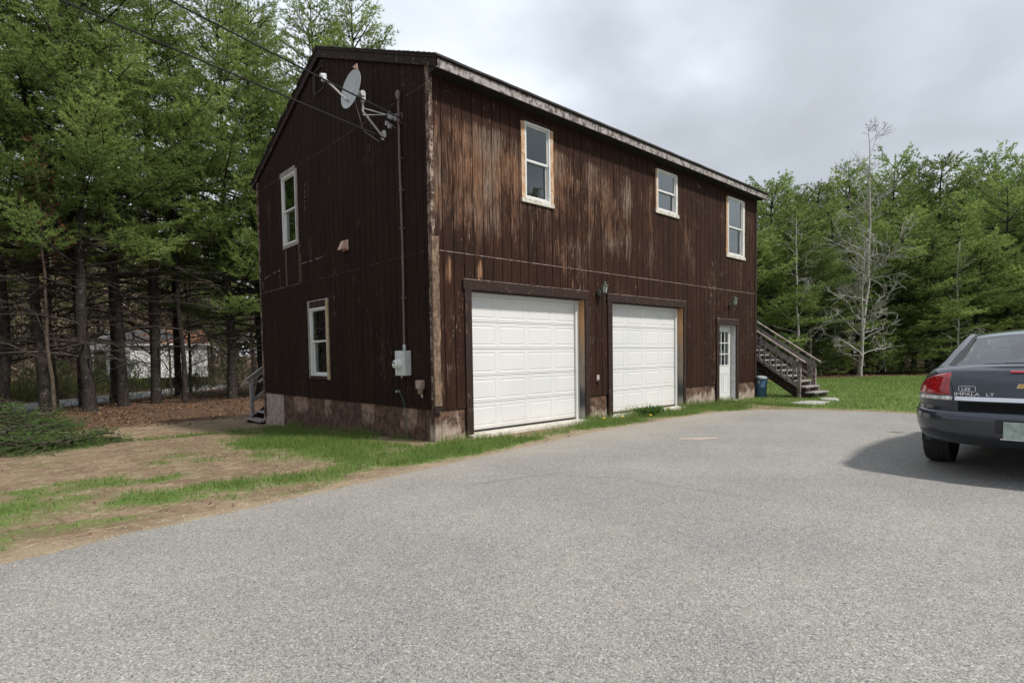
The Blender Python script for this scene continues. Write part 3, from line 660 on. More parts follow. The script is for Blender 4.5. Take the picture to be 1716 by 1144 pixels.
# entry door -----------------------------------------------------------
M_jambw = plain('grey_white_jamb', (.46, .46, .48), .6, .12, 9)
ed = B(); bx(ed, FW, 9.735, 9.752, .0, .17, -.02, 1.955); bx(ed, FW, 8.828, 8.845, .0, .17, -.02, 1.955); bx(ed, FW, 8.846, 9.734, .0, .17, 1.94, 1.956)
ed = ed.obj('entry_door', M_jambw, bld, label='narrow white entry door with nine small panes')
sl = B(); X0, X1, ZZ0, ZZ1 = 8.85, 9.73, -.005, 1.935; lx0, lx1, lz0, lz1 = 9.02, 9.60, .92, 1.79
for a in ((X0, lx0, ZZ0, ZZ1), (lx1, X1, ZZ0, ZZ1), (lx0, lx1, ZZ0, lz0), (lx0, lx1, lz1, ZZ1)): bx(sl, FW, a[0], a[1], .125, .165, a[2], a[3])
sl.obj('door_leaf', M_white, ed)
b = ring(B(), FW, lx0 - .02, lx1 + .02, lz0 - .02, lz1 + .02, .024, .115, .124); b.obj('glazing_frame', M_vinyl, ed)
b = B()
for i in (1, 2): bx(b, FW, lx0 + (lx1 - lx0) * i / 3 - .011, lx0 + (lx1 - lx0) * i / 3 + .011, .122, .138, lz0, lz1)
for i in (1, 2): bx(b, FW, lx0, lx1, .1215, .1375, lz0 + (lz1 - lz0) * i / 3 - .011, lz0 + (lz1 - lz0) * i / 3 + .011)
b.obj('muntins', M_vinyl, ed)
pm = None
for i in range(3):
    for j in range(3):
        if pm is None: b = B(); bx(b, FW, 0, (lx1 - lx0) / 3 - .02, 0, .003, 0, (lz1 - lz0) / 3 - .02); pm = b.mesh('pane', M_glass)
        o = link('pane', pm, ed); o.location = (lx0 + (lx1 - lx0) * i / 3 + .01, .142, lz0 + (lz1 - lz0) * j / 3 + .01)
b = B(); bx(b, FW, lx0 - .03, lx1 + .03, .26, .27, lz0, lz1); b.obj('door_backdrop', M_dark, ed)
for (a, c_) in ((8.96, 9.26), (9.32, 9.62)):
    b = ring(B(), FW, a, c_, .20, .72, .03, .117, .1245); b.obj('door_panel', M_white, ed, bevel=.003)
b = B().lathe([(0, 0), (.026, 0), (.026, -.01), (.01, -.014), (.01, -.03), (.026, -.036), (.026, -.055), (0, -.06)], 12, Matrix.Translation((8.92, .124, .86)) @ Matrix.Rotation(R_(-90), 4, 'X')); b.obj('door_knob', M_galv, ed, smooth=True)
b = B(); bx(b, FW, 8.80, 9.80, -.10, .124, -.045, -.008); b.obj('door_sill', M_slab, ed)
for (a, c_) in ((8.69, 8.827), (9.753, 9.89)): b = B(); bx(b, FW, a, c_, -.03, -.001, -.1, 1.958); b.obj('casing_board', M_trim, ed, bevel=.003)
b = B(); bx(b, FW, 8.675, 9.895, -.036, -.001, 1.961, 2.112); b.obj('head_board', M_trim, ed, bevel=.003)
b = B(); bx(b, FW, 8.677, 9.893, -.040, -.002, 2.113, 2.121); b.obj('drip_cap', M_seam, ed)

# fixtures -------------------------------------------------------------
def lantern(x, z, lab):
    r = empty('wall_lantern', lab, 'wall lantern', (x, 0, z), 0, 'lanterns on the garage front')
    b = B().lathe([(0, .0), (.055, .0), (.055, -.012), (.03, -.03), (0, -.032)], 14, Matrix.Rotation(R_(-90), 4, 'X') @ Matrix.Translation((0, .03, 0))); b.obj('back_plate', M_lant, r, smooth=True)
    b = B().tube([(0, -.02, -.02), (0, -.06, -.07), (0, -.11, -.075), (0, -.14, -.05)], .008, 6); b.tube([(0, -.14, -.06), (0, -.14, -.17)], .006, 6); b.lathe([(0, -.19), (.012, -.18), (.012, -.165), (0, -.16)], 8, Matrix.Translation((0, -.14, 0))); b.obj('bracket', M_lant, r, smooth=True)
    b = B().lathe([(.036, -.045), (.060, .085)], 6, Matrix.Translation((0, -.14, 0))); b.obj('lamp_glass', M_lglass, r)
    b = B()
    for j in range(6):
        t = j * math.pi / 3; c, s_ = math.cos(t), math.sin(t); b.bar((.037 * c, -.14 + .037 * s_, -.045), (.061 * c, -.14 + .061 * s_, .085), .007)
    b.lathe([(0, -.05), (.042, -.05), (.042, -.04), (0, -.04)], 6, Matrix.Translation((0, -.14, 0))); b.obj('lantern_cage', M_lant, r)
    b = B().lathe([(.075, .083), (.078, .092), (.05, .12), (.022, .13), (.02, .142), (.038, .15), (.034, .16), (0, .172)], 12, Matrix.Translation((0, -.14, 0))); b.obj('lantern_cap', M_lant, r, smooth=True)
    return r
lantern(3.975, 2.50, 'greenish metal wall lantern between the two overhead doors'); lantern(9.42, 2.53, 'small dark wall lantern above the white entry door')
o = B().box((3.86, -.03, .73), (3.93, -.001, .85)).obj('outlet_box', plain('pink_grey_plastic', (.42, .34, .33), .5), None, bevel=.004, label='small pale outlet cover low between the overhead doors', category='outlet')
B().box((3.875, -.036, .69), (3.915, -.031, .76)).obj('outlet_flap', M_trim, o)
# electric service: mast conduit, meter
r = empty('electric_meter', 'grey electric meter box on the dark gable wall with a long conduit', 'electric meter', (0, .82, .97))
def sub(b, name, mat, r, **kk):   # geometry given in world coordinates, stored relative to its thing
    l = r.location; b.v = [(p[0] - l[0], p[1] - l[1], p[2] - l[2]) for p in b.v]; return b.obj(name, mat, r, **kk)
sub(B().box((-.125, .645, .965), (-.001, .935, 1.365)), 'meter_box', M_meter, r, bevel=.008)
sub(B().box((-.1265, .70, 1.31), (-.1252, .79, 1.335)), 'warning_sticker', plain('white_sticker', (.7, .7, .7), .5), r)
sub(B().lathe([(.082, 0), (.082, .02), (.072, .03), (.070, .075), (.055, .09), (0, .093)], 20, Matrix.Translation((-.125, .82, 1.15)) @ Matrix.Rotation(R_(-90), 4, 'Y')), 'meter_dial', plain('pale_meter_glass', (.66, .66, .63), .2), r, smooth=True)
sub(B().box((-.2205, .79, 1.165), (-.2185, .85, 1.185)).box((-.2205, .79, 1.115), (-.2185, .815, 1.128)), 'dial_marks', M_black, r)
pp = [(-.045, .765, 1.36)] + [(-.045 + random.uniform(-.002, .002), .765 + .012 * math.sin(z * 1.7), z) for z in np.arange(1.6, 5.3, .3)] + [(-.045, .763, 5.36)]
sub(B().tube(pp, .019, 10), 'conduit', M_conduit, r, smooth=True)
sub(B().lathe([(.024, 0), (.03, .02), (.03, .08), (.02, .1)], 10, Matrix.Translation((-.045, .765, 1.365))), 'conduit_fitting', M_galv, r, smooth=True)
sub(B().lathe([(.026, -.06), (.045, 0), (.045, .05), (.02, .085), (0, .09)], 10, Matrix.Translation((-.055, .763, 5.37))), 'weather_head', M_conduit, r, smooth=True)
for z in (2.2, 3.3, 3.9, 4.4, 4.95): sub(B().box((-.068, .735, z), (-.001, .795, z + .02)), 'conduit_strap', M_conduit, r)
sub(B().lathe([(.012, 0), (.012, .04)], 8, Matrix.Translation((-.06, .84, .925))), 'drain_stub', plain('white_stub', (.6, .6, .58)), r)
o = B(); o.box((-.10, .27, .76), (-.001, .40, .90)); o = o.obj('exhaust_hood', plain('stained_pale_plastic', (.34, .25, .21), .6, .4, 30), None, bevel=.02, label='stained pale exhaust hood low on the gable near the corner', category='vent hood')
B().lathe([(0, .0), (.045, .0), (.045, -.06), (.03, -.08), (0, -.08)], 10, Matrix.Translation((-.06, .31, .76))).obj('hood_outlet', plain('rust_stained_metal', (.20, .13, .09), .6, .4, 40), o, smooth=True)
B().lathe([(0, .0), (.02, .0), (.014, -.05), (0, -.05)], 8, Matrix.Translation((-.05, .285, .68))).obj('hood_stem', M_galv, o, smooth=True)
b = B(); b.add([(-.002, 2.69, 3.28), (-.002, 2.86, 3.28), (-.002, 2.86, 3.42), (-.002, 2.69, 3.42), (-.14, 2.70, 3.26), (-.14, 2.85, 3.26), (-.07, 2.83, 3.43), (-.07, 2.72, 3.43)], [(4, 5, 6, 7), (0, 4, 7, 3), (1, 2, 6, 5), (3, 7, 6, 2), (0, 1, 5, 4), (0, 3, 2, 1)])
o = b.obj('dryer_vent', M_pink, None, label='faded pinkish dryer vent halfway up the dark gable wall', category='vent hood', bevel=.006)
B().box((-.008, 2.67, 3.26), (-.001, 2.88, 3.45)).obj('vent_flange', M_pink, o)
o = B().tube([(-.03, 1.0, .70), (-.09, .95, .73), (-.10, .86, .70), (-.08, .80, .60), (-.05, .775, .42), (-.04, .77, .2), (-.03, .78, .06)], .006, 6).obj('garden_hose', plain('dark_green_rubber', (.03, .11, .08), .5), None, smooth=True, label='thin dark green tube hanging from a tap below the meter', category='hose')
B().lathe([(.0, -.05), (.02, -.05), (.02, .02), (.0, .02)], 8, Matrix.Translation((-.03, 1.0, .70)) @ Matrix.Rotation(R_(90), 4, 'Y')).obj('tap', M_galv, o, smooth=True)
o = B().lathe([(.0, -.05), (.03, -.05), (.035, .0), (.02, .03), (0, .03)], 8, Matrix.Translation((10.93, -.07, .53)) @ Matrix.Rotation(R_(90), 4, 'X')).obj('security_lamp', M_lant, None, smooth=True, label='small dark fitting at the far bottom corner of the siding', category='fitting')

# satellite dish on the gable
r = empty('satellite_dish', 'grey satellite dish on a braced mast high on the dark gable', 'satellite dish', (0, 1.38, 4.93))
F0 = Vector((-.02, 1.30, 4.90)); T0 = Vector((-.36, 1.345, 5.24)); T1 = Vector((-.37, 1.31, 5.47))
sub(B().tube([F0, F0 + (T0 - F0) * .9, T0, T1], .019, 10), 'mast', M_galv, r, smooth=True)
b = B(); m = Matrix.Translation((-.014, 1.30, 4.93)) @ Matrix.Rotation(R_(90), 4, 'Y'); b.lathe([(0, .013), (.075, .013), (.082, 0), (.075, -.012), (0, -.012)], 14, m); sub(b, 'mast_foot', M_galv, r, smooth=True)
sub(B().tube([T0 + Vector((0, 0, .05)), (-.03, .90, 5.09)], .009, 6), 'brace', M_galv, r); sub(B().tube([T0 - Vector((0, 0, .06)), (-.03, 1.12, 5.20)], .009, 6), 'brace', M_galv, r)
for (y, z) in ((.90, 5.09), (1.12, 5.20)): sub(B().box((-.03, y - .03, z - .05), (-.001, y + .03, z + .05)), 'brace_foot', M_galv, r)
dn = Vector((-.99, -.10, .10)).normalized(); cen = Vector((-.52, 1.43, 5.575)); uy = Vector((.137, -.506, .852)).normalized(); ux = uy.cross(dn).normalized(); dn = ux.cross(uy)
m = Matrix((ux, uy, dn)).transposed().to_4x4(); m.translation = cen
prof = [(0, -.055)] + [(a, -.055 + .055 * (a / .27) ** 2) for a in (.05, .10, .15, .20, .24, .27)] + [(.277, .002), (.276, -.004), (.24, -.016), (.15, -.042), (0, -.062)]
b = B().lathe(prof, 36, m @ Matrix.Diagonal((.92, 1.12, 1, 1))); sub(b, 'reflector', M_dish, r, smooth=True)
bk = cen - dn * .06
sub(B().bar(T1 - Vector((0, 0, .10)), T1 + Vector((0, 0, .03)), .07, .06).bar(T1, bk, .05, .08), 'dish_bracket', M_galv, r, bevel=.004)
sub(B().lathe([(0, -.02), (.045, -.02), (.045, .02), (0, .02)], 12, Matrix.Translation(T1 + Vector((-.02, -.03, .02))) @ Matrix.Rotation(R_(90), 4, 'X')), 'elevation_plate', M_galv, r, smooth=True)
low = cen - uy * .20 - dn * .045; lnb = cen + dn * .42 + uy * .015
lnb = cen + dn * .47 - uy * .03
sub(B().bar(low + dn * -.02, lnb, .022, .03), 'feed_arm', M_galv, r)
sub(B().lathe([(0, -.05), (.028, -.05), (.034, -.01), (.034, .03), (.022, .045), (0, .045)], 12, Matrix.Translation(lnb + Vector((0, 0, .02))) @ (-dn).to_track_quat('Z', 'Y').to_matrix().to_4x4()), 'receiver_head', plain('pale_plastic', (.55, .56, .58), .4), r, smooth=True)
sub(B().box(lnb - Vector((.03, .04, .06)), lnb + Vector((.03, .03, .0))).box(lnb + Vector((-.01, -.03, .01)), lnb + Vector((.04, .04, .06))), 'receiver_body', plain('pale_blue_plastic', (.46, .50, .55), .4), r, bevel=.012)
tp = cen + uy * .315
sub(B().add([tp, tp + Vector((-.05, .06, .035)), tp + Vector((-.01, -.01, .085)), tp + Vector((.012, 0, .0)), tp + Vector((-.04, .07, .03)), tp + Vector((0, 0, .08))], [(0, 1, 2), (3, 5, 4), (0, 3, 4, 1), (1, 4, 5, 2), (2, 5, 3, 0)]), 'rim_flag', M_pink, r)
sub(B().tube([bk, bk + Vector((.1, .12, -.18)), (-.2, 1.62, 5.05), (-.04, 1.40, 4.85)], .005, 6), 'signal_cable', M_cable2, r, smooth=True)
for i in range(3):     # flat print across the reflector: a faint wavy row of pale strokes
    pass
b = B()
for i in range(7):
    a = -.16 + i * .052; p = cen + uy * a * 1.0 + ux * .02 + dn * (-.055 + .055 * (abs(a) / .3) ** 2 + .006)
    b.bar(p - uy * .017, p + uy * .017 + ux * (.012 if i % 2 else -.012), .010, .002, dn)
sub(b, 'printed_lettering', plain('faded_print', (.55, .57, .58), .5), r)
# overhead cables
def cable(p, q, sag, rad, name, mat, lab):
    p, q = Vector(p), Vector(q); pts = [p.lerp(q, t) - Vector((0, 0, sag * 4 * t * (1 - t))) for t in [i / 40 for i in range(41)]]
    return B().tube(pts, rad, 6).obj(name, mat, None, smooth=True, label=lab, category='cable', group='overhead cables to the gable')
cable((-.12, .56, 4.93), (-15.6, .30, 7.75),   .10, .012, 'overhead_cable', M_cable, 'upper thick overhead cable crossing in front of the satellite dish')
cable((-.12, 1.02, 4.76), (-15.7, 2.55, 7.85), .10, .012, 'overhead_cable', M_cable, 'lower thin overhead cable ending below the satellite dish')
o = empty('cable_hook', 'tangle of service wires and clamps beside the conduit head', 'wiring', (0, .9, 5.0))
sub(B().tube([(-.05, .763, 5.42), (-.10, .86, 5.38), (-.12, .98, 5.22), (-.12, 1.02, 5.02), (-.10, 1.00, 4.95)], .008, 6), 'drip_loop', M_cable, o, smooth=True)
sub(B().tube([(-.12, .56, 4.93), (-.16, .66, 4.86), (-.14, .80, 4.84), (-.10, .92, 4.92)], .006, 6), 'drip_loop', M_cable, o, smooth=True)
sub(B().tube([(-.12, .56, 4.93), (-.08, .62, 5.06), (-.06, .70, 5.08)], .006, 6), 'drip_loop', M_conduit, o, smooth=True)
for (y, z) in ((.92, 4.93), (.86, 5.05), (1.0, 5.0)): sub(B().tube([(-.01, y, z), (-.13, y + .01, z + .02)], .007, 6).box((-.15, y - .02, z - .03), (-.10, y + .02, z + .03)), 'clamp', M_galv, o)
up_ = empty('utility_pole', 'tall bare wooden pole carrying the cables left of the yard', 'utility pole', (-15.65, 1.45, float(gz(-15.65, 1.45))))
B().tube([(0, 0, -.3), (0, 0, 8.6)], [.15, .10], 12).obj('pole_shaft', M_grayw, up_, smooth=True); B().box((-.06, -1.3, 7.85), (.06, 1.3, 7.98)).obj('crossarm', M_grayw, up_)

# ------------------------------------------------------------------ right-hand outdoor stairs
def treadset(): pass
st = empty('outdoor_stairs', 'weathered wooden outdoor stairs with railings beyond the far corner', 'stairs', (11.4, -1.4, -.03))
XN, XF = 11.42, 12.38; RUN, RISE = .222, .148; yb0, zb0 = -1.40, .138
for i in range(19):
    y = yb0 + i * RUN; z = zb0 + i * RISE
    sub(B().box((XN - .03, y - .02, z - .038), (XF + .03, y + RUN + .025, z)), 'tread', M_grayw, st, bevel=.004)
for x in (XN, XF - .04):
    b = B()
    for i in range(19):      # saw-cut stringer
        y = yb0 + i * RUN; z = zb0 + i * RISE - .039
        b.add([(x, y + .01, z), (x, y + .01 + RUN, z), (x, y + .01 + RUN, z - .30 - .0), (x, y + .01, z - .30 - RISE + .02 if z - .43 > -.06 else -.06)], [(0, 1, 2, 3)])
    V = []; Fz = []; pts_top = [(yb0 + .01, -.05)]
    outl = [(yb0 + .01, -.06), (yb0 + .01, zb0 - .039)]
    for i in range(19):
        outl.append((yb0 + (i + 1) * RUN, zb0 + i * RISE - .039))
        if i < 18: outl.append((yb0 + (i + 1) * RUN, zb0 + (i + 1) * RISE - .039))
    ye = yb0 + 19 * RUN; ze = zb0 + 18 * RISE - .039
    outl += [(ye, ze - .24), (yb0 + .42, -.06)]
    n_ = len(outl); bm = bmesh.new(); vs = [bm.verts.new((x, p[0], p[1])) for p in outl]; fc = bm.faces.new(vs)
    ex_ = bmesh.ops.extrude_face_region(bm, geom=[fc]); bmesh.ops.translate(bm, verts=[v for v in ex_['geom'] if isinstance(v, bmesh.types.BMVert)], vec=(.04, 0, 0)); bmesh.ops.recalc_face_normals(bm, faces=bm.faces)
    me = bpy.data.meshes.new('stringer'); bm.transform(Matrix.Translation(-st.location)); bm.to_mesh(me); bm.free(); me.materials.append(M_trimdark if x == XN else M_grayw); link('stringer', me, st)
for i in range(0, 19):
    y = yb0 + i * RUN; z = zb0 + i * RISE - .04
    sub(B().box((XN + .30, y + .03, z - .08), (XN + .34, y + RUN, z)), 'riser_cleat', M_grayw, st)
SL = RISE / RUN * 1.03
for x, y0, mt in ((XN - .09, -1.02, M_rail), (XF + .04, -1.02, M_rail)):
    sub(B().box((x, y0 - .04, -.06), (x + .09, y0 + .05, .99)), 'post', mt, st, bevel=.004)
    sub(B().box((x, y0 + 2.1, -.06), (x + .09, y0 + 2.19, .99 + 2.1 * SL)), 'post', mt, st)
    sub(B().box((x, y0 + 4.2, -.06), (x + .09, y0 + 4.29, 3.9)), 'post', mt, st)
    xr = x + .045
    sub(B().bar((xr, y0 - .16, .93), (xr, y0 + 4.2, .93 + 4.36 * SL), .13, .035), 'handrail', M_rail, st, bevel=.004)
    sub(B().bar((xr + .02, y0 + .05, .86 + .0), (xr + .02, y0 + 4.2, .86 + 4.15 * SL), .03, .13), 'top_rail', M_grayw, st)
    sub(B().bar((xr, y0 + .05, .30), (xr, y0 + 4.2, .30 + 4.15 * SL), .03, .08), 'bottom_rail', M_grayw, st)
    if x > XN:
        sub(B().bar((xr, y0 + .05, .52), (xr, y0 + 4.2, .52 + 4.15 * SL), .03, .06), 'middle_rail', M_grayw, st)
    for j in range(26 if x < XN else 9):
        yy = y0 + .15 + j * (.155 if x < XN else .45)
        if yy > y0 + 4.1: break
        if x < XN: sub(B().box((xr - .02, yy, .22 + (yy - y0) * SL), (xr + .015, yy + .035, .90 + (yy - y0) * SL)), 'baluster', mt, st)
        else: sub(B().box((xr - .02, yy, .36 + (yy - y0) * SL), (xr + .015, yy + .035, .86 + (yy - y0) * SL)), 'baluster', mt, st)
sub(B().box((XN - .05, yb0 + 19 * RUN, 2.80), (XF + .06, yb0 + 19 * RUN + 1.3, 2.87)), 'landing', M_grayw, st)
for x in (XN, XF - .04): sub(B().box((x, yb0 + 19 * RUN + 1.15, -.06), (x + .09, yb0 + 19 * RUN + 1.24, 2.80)), 'post', M_rail, st)
# left-hand porch steps behind the building
ps = empty('porch_steps', 'small weathered wooden steps with a rail behind the gable corner', 'steps', (.0, 7.9, -.44))
for i in range(5):
    x = -.10 + i * .235; z = -.265 + i * .178
    sub(B().box((x, 7.40, z - .04), (x + .27, 8.48, z)), 'tread', M_grayw, ps, bevel=.004)
    sub(B().box((x + .03, 7.43, z - .25), (x + .06, 7.46, z - .041)).box((x + .03, 8.42, z - .25), (x + .06, 8.45, z - .041)), 'tread_support', M_trimdark, ps)
b = B().box((.9, 7.35, .60), (3.0, 8.5, .65)); sub(b, 'landing', M_grayw, ps)
for y in (7.40, 8.44):
    sub(B().bar((-.02, y + .02, -.44), (1.1, y + .02, .45), .04, .22), 'stringer', M_trimdark, ps)
for y in (7.37, 8.46):
    sub(B().box((.035, y, -.46), (.125, y + .09, .80)), 'post', M_grayw, ps, bevel=.004)
    sub(B().box((1.0, y, -.46), (1.09, y + .09, 1.6)), 'post', M_grayw, ps)
    sub(B().bar((-.10, y + .045, .70), (1.05, y + .045, 1.545), .13, .035), 'handrail', M_grayw, ps, bevel=.004)
    sub(B().bar((.08, y + .03, .74), (1.05, y + .03, 1.45), .03, .12), 'top_rail', M_grayw, ps)
    sub(B().bar((.08, y + .045, .16), (1.05, y + .045, .88), .03, .09), 'bottom_rail', M_grayw, ps)
# blue bin, metal frame, stones
r = empty('trash_can', 'small blue plastic trash can with a grey lid behind the far corner', 'trash can', (11.19, -.06, -.06))
prof = [(0, 0), (.135, 0), (.14, .02), (.150, .30), (.158, .31), (.158, .33), (.152, .34), (.166, .53), (.175, .535), (.175, .56), (.160, .56), (.13, .1), (0, .08)]
B().lathe(prof, 24).obj('can_body', M_bluebin, r, smooth=True); B().lathe([(.182, .555), (.182, .585), (.15, .615), (.05, .64), (0, .64)], 24).obj('can_lid', M_binlid, r, smooth=True)
for s_ in (-1, 1): B().tube([(-.05, s_ * .17, .44), (-.05, s_ * .205, .45), (.05, s_ * .205, .45), (.05, s_ * .17, .44)], .01, 6).obj('handle', M_bluebin, r, smooth=True)
B().bar((-.165, -.03, .42), (-.168, .03, .50), .006, .012).bar((-.165, .03, .42), (-.168, -.03, .50), .006, .012).obj('white_mark', M_vinyl, r)
r = empty('metal_frame', 'low rusty metal frame lying behind the blue trash can', 'metal frame', (14.2, 2.0, -.02))
for z in (.40, .52, .30): B().tube([(-1.1, -.4, z), (.3, 1.1, z)], .022, 6).obj('rail', M_steel, r, smooth=True)
for (a, c_) in (((-1.0, -.3, .52), (-.2, -.9, .0)), ((.2, 1.0, .52), (.5, .2, .0)), ((-.9, -.2, .52), (-1.3, .4, .0)), ((-.6, -.1, .35), (.1, -.8, .05))): B().tube([a, c_], .022, 6).obj('leg', M_steel, r, smooth=True)
k = NM('rough_stone'); k.base(k.mix(k.ss(k.noise(25, 5, .7), .4, .65), (.42, .41, .38), (.22, .22, .20))); k.rough(.9); k.bump(k.noise(50, 4, .7), .01); M_stone = k.m
def stone(x, y, rx, ry, rz_, h, lab, sid):
    rg = random.Random(sid); b = B(); n_ = 18; V = []; rr = [rg.uniform(.8, 1.1) for _ in range(n_)]
    for (f_, z) in ((1, -.03), (1, h * .6), (.92, h), (.0, h)):
        for j in range(n_):
            t = 2 * math.pi * j / n_; a, c_ = rx * rr[j] * f_ * math.cos(t), ry * rr[j] * f_ * math.sin(t); V.append((a * math.cos(rz_) - c_ * math.sin(rz_), a * math.sin(rz_) + c_ * math.cos(rz_), z + (rg.uniform(-.004, .004) if f_ else 0)))
    Fz = [(i * n_ + j, i * n_ + (j + 1) % n_, (i + 1) * n_ + (j + 1) % n_, (i + 1) * n_ + j) for i in range(3) for j in range(n_)]
    b.add(V, Fz); o = b.obj('stepping_stone', M_stone, None, label=lab, category='paving stone', group='flat stones in front of the stairs'); o.location = (x, y, float(gz(x, y)) + .01)
stone(9.75, -1.86, .62, .30, -.25, .035, 'large flat grey stone in the grass by the asphalt edge', 3); stone(11.15, -1.85, .42, .25, .5, .03, 'smaller flat pale stone at the foot of the stairs', 4)
#@@PART3
# ------------------------------------------------------------------ vegetation
def tubes_np(paths, n=3):
    """paths: list of (pts (k,3), radii (k,)) -> V, F(quads)"""
    Vs = []; Fs = []; o = 0
    for pts, rr in paths:
        pts = np.asarray(pts, float); k_ = len(pts); d = np.gradient(pts, axis=0); d /= np.linalg.norm(d, axis=1)[:, None] + 1e-9
        ref = np.array([0, 0, 1.]) if abs(d[0][2]) < .8 else np.array([1., 0, 0])
        a = np.cross(d, ref); a /= np.linalg.norm(a, axis=1)[:, None] + 1e-9; b = np.cross(d, a)
        t = np.arange(n) * 2 * math.pi / n
        ring_ = pts[:, None, :] + (a[:, None, :] * np.cos(t)[None, :, None] + b[:, None, :] * np.sin(t)[None, :, None]) * np.asarray(rr)[:, None, None]
        Vs.append(ring_.reshape(-1, 3)); i = np.arange(k_ - 1)[:, None] * n; j = np.arange(n)[None, :]; j2 = (j + 1) % n
        Fs.append(np.stack([i + j, i + j2, i + n + j2, i + n + j], -1).reshape(-1, 4) + o); o += k_ * n
    return np.concatenate(Vs), np.concatenate(Fs)
def blades(P, A, k_, ln, w, rg, spread=.75, seg=False):
    """k_ triangles per point P (n,3) around axes A (n,3)"""
    n = len(P); P = np.repeat(P, k_, 0); A = np.repeat(A, k_, 0)
    D = A + rg.normal(0, spread, (n * k_, 3)) * .62; D /= np.linalg.norm(D, axis=1)[:, None]
    S = np.cross(D, rg.normal(0, 1, (n * k_, 3))); S /= np.linalg.norm(S, axis=1)[:, None] + 1e-9
    l_ = ln * rg.uniform(.7, 1.25, (n * k_, 1)); ww = w * rg.uniform(.7, 1.2, (n * k_, 1))
    V = np.stack([P - S * ww / 2, P + S * ww / 2, P + D * l_], 1).reshape(-1, 3); F = np.arange(n * k_ * 3).reshape(-1, 3)
    return V, F
def leafmat(name, c1, c2, c3, trans=.35, tone=False):
    k = NM(name); rd = k.rnd(); n1 = k.noise(.9, 3, .6); n2 = k.noise(4.5, 2, .5)
    c = k.mix(k.ss(n1, .35, .65), c1, c2); c = k.mix(k.ss(n2, .5, .72, 0, .75), c, c3); c = k.mix(k.math('MULTIPLY', rd, .45), c, c2)
    if tone: ta = k.attr('tone'); c = k.mix(k.ss(ta, .35, 1.0, 0, .85), c, tuple(q * 1.25 for q in c3)); c = k.mix(k.ss(ta, .45, .0, 0, .6), c, tuple(q * .8 for q in c1))
    k.base(c); k.rough(.7); k.b.inputs['Specular IOR Level'].default_value = .12
    tl_ = k.n('ShaderNodeBsdfTranslucent'); k.put(k.mix(.4, c, c3), tl_.inputs[0]); ms = k.n('ShaderNodeMixShader'); ms.inputs[0].default_value = trans
    k.t.links.new(k.b.outputs[0], ms.inputs[1]); k.t.links.new(tl_.outputs[0], ms.inputs[2]); k.t.links.new(ms.outputs[0], k.out.inputs[0]); return k.m
M_pine = leafmat('pine_needles', (.112, .180, .050), (.185, .272, .072), (.300, .385, .125), .52, True)
M_pine2 = leafmat('dark_pine_needles', (.070, .116, .036), (.116, .178, .050), (.205, .262, .082), .48, True)
M_leafb = leafmat('dry_orange_leaves', (.15, .070, .036), (.20, .098, .055), (.27, .16, .10))
M_shrub = leafmat('shrub_leaves', (.055, .115, .025), (.095, .17, .04), (.16, .23, .07))
def barkmat(name, a, b_, c_):
    k = NM(name); f = k.noise(1, 5, .7, k.scale(k.pos, (16, 16, 5)), .8); l_ = k.noise(7, 3, .6)
    c = k.mix(k.ss(f, .4, .62), a, b_); c = k.mix(k.ss(l_, .60, .70, 0, .6), c, c_); k.base(c); k.rough(.95); k.b.inputs['Specular IOR Level'].default_value = .15; k.bump(f, .03); return k.m
M_bark = barkmat('pine_bark', (.024, .020, .017), (.052, .045, .039), (.13, .125, .115))
M_dead = barkmat('dead_branch_bark', (.045, .037, .030), (.085, .072, .060), (.20, .18, .155))
M_birch = barkmat('birch_bark', (.30, .285, .255), (.42, .40, .37), (.20, .18, .16))
M_brush = barkmat('brown_twig_bark', (.060, .045, .034), (.11, .088, .068), (.19, .165, .14))
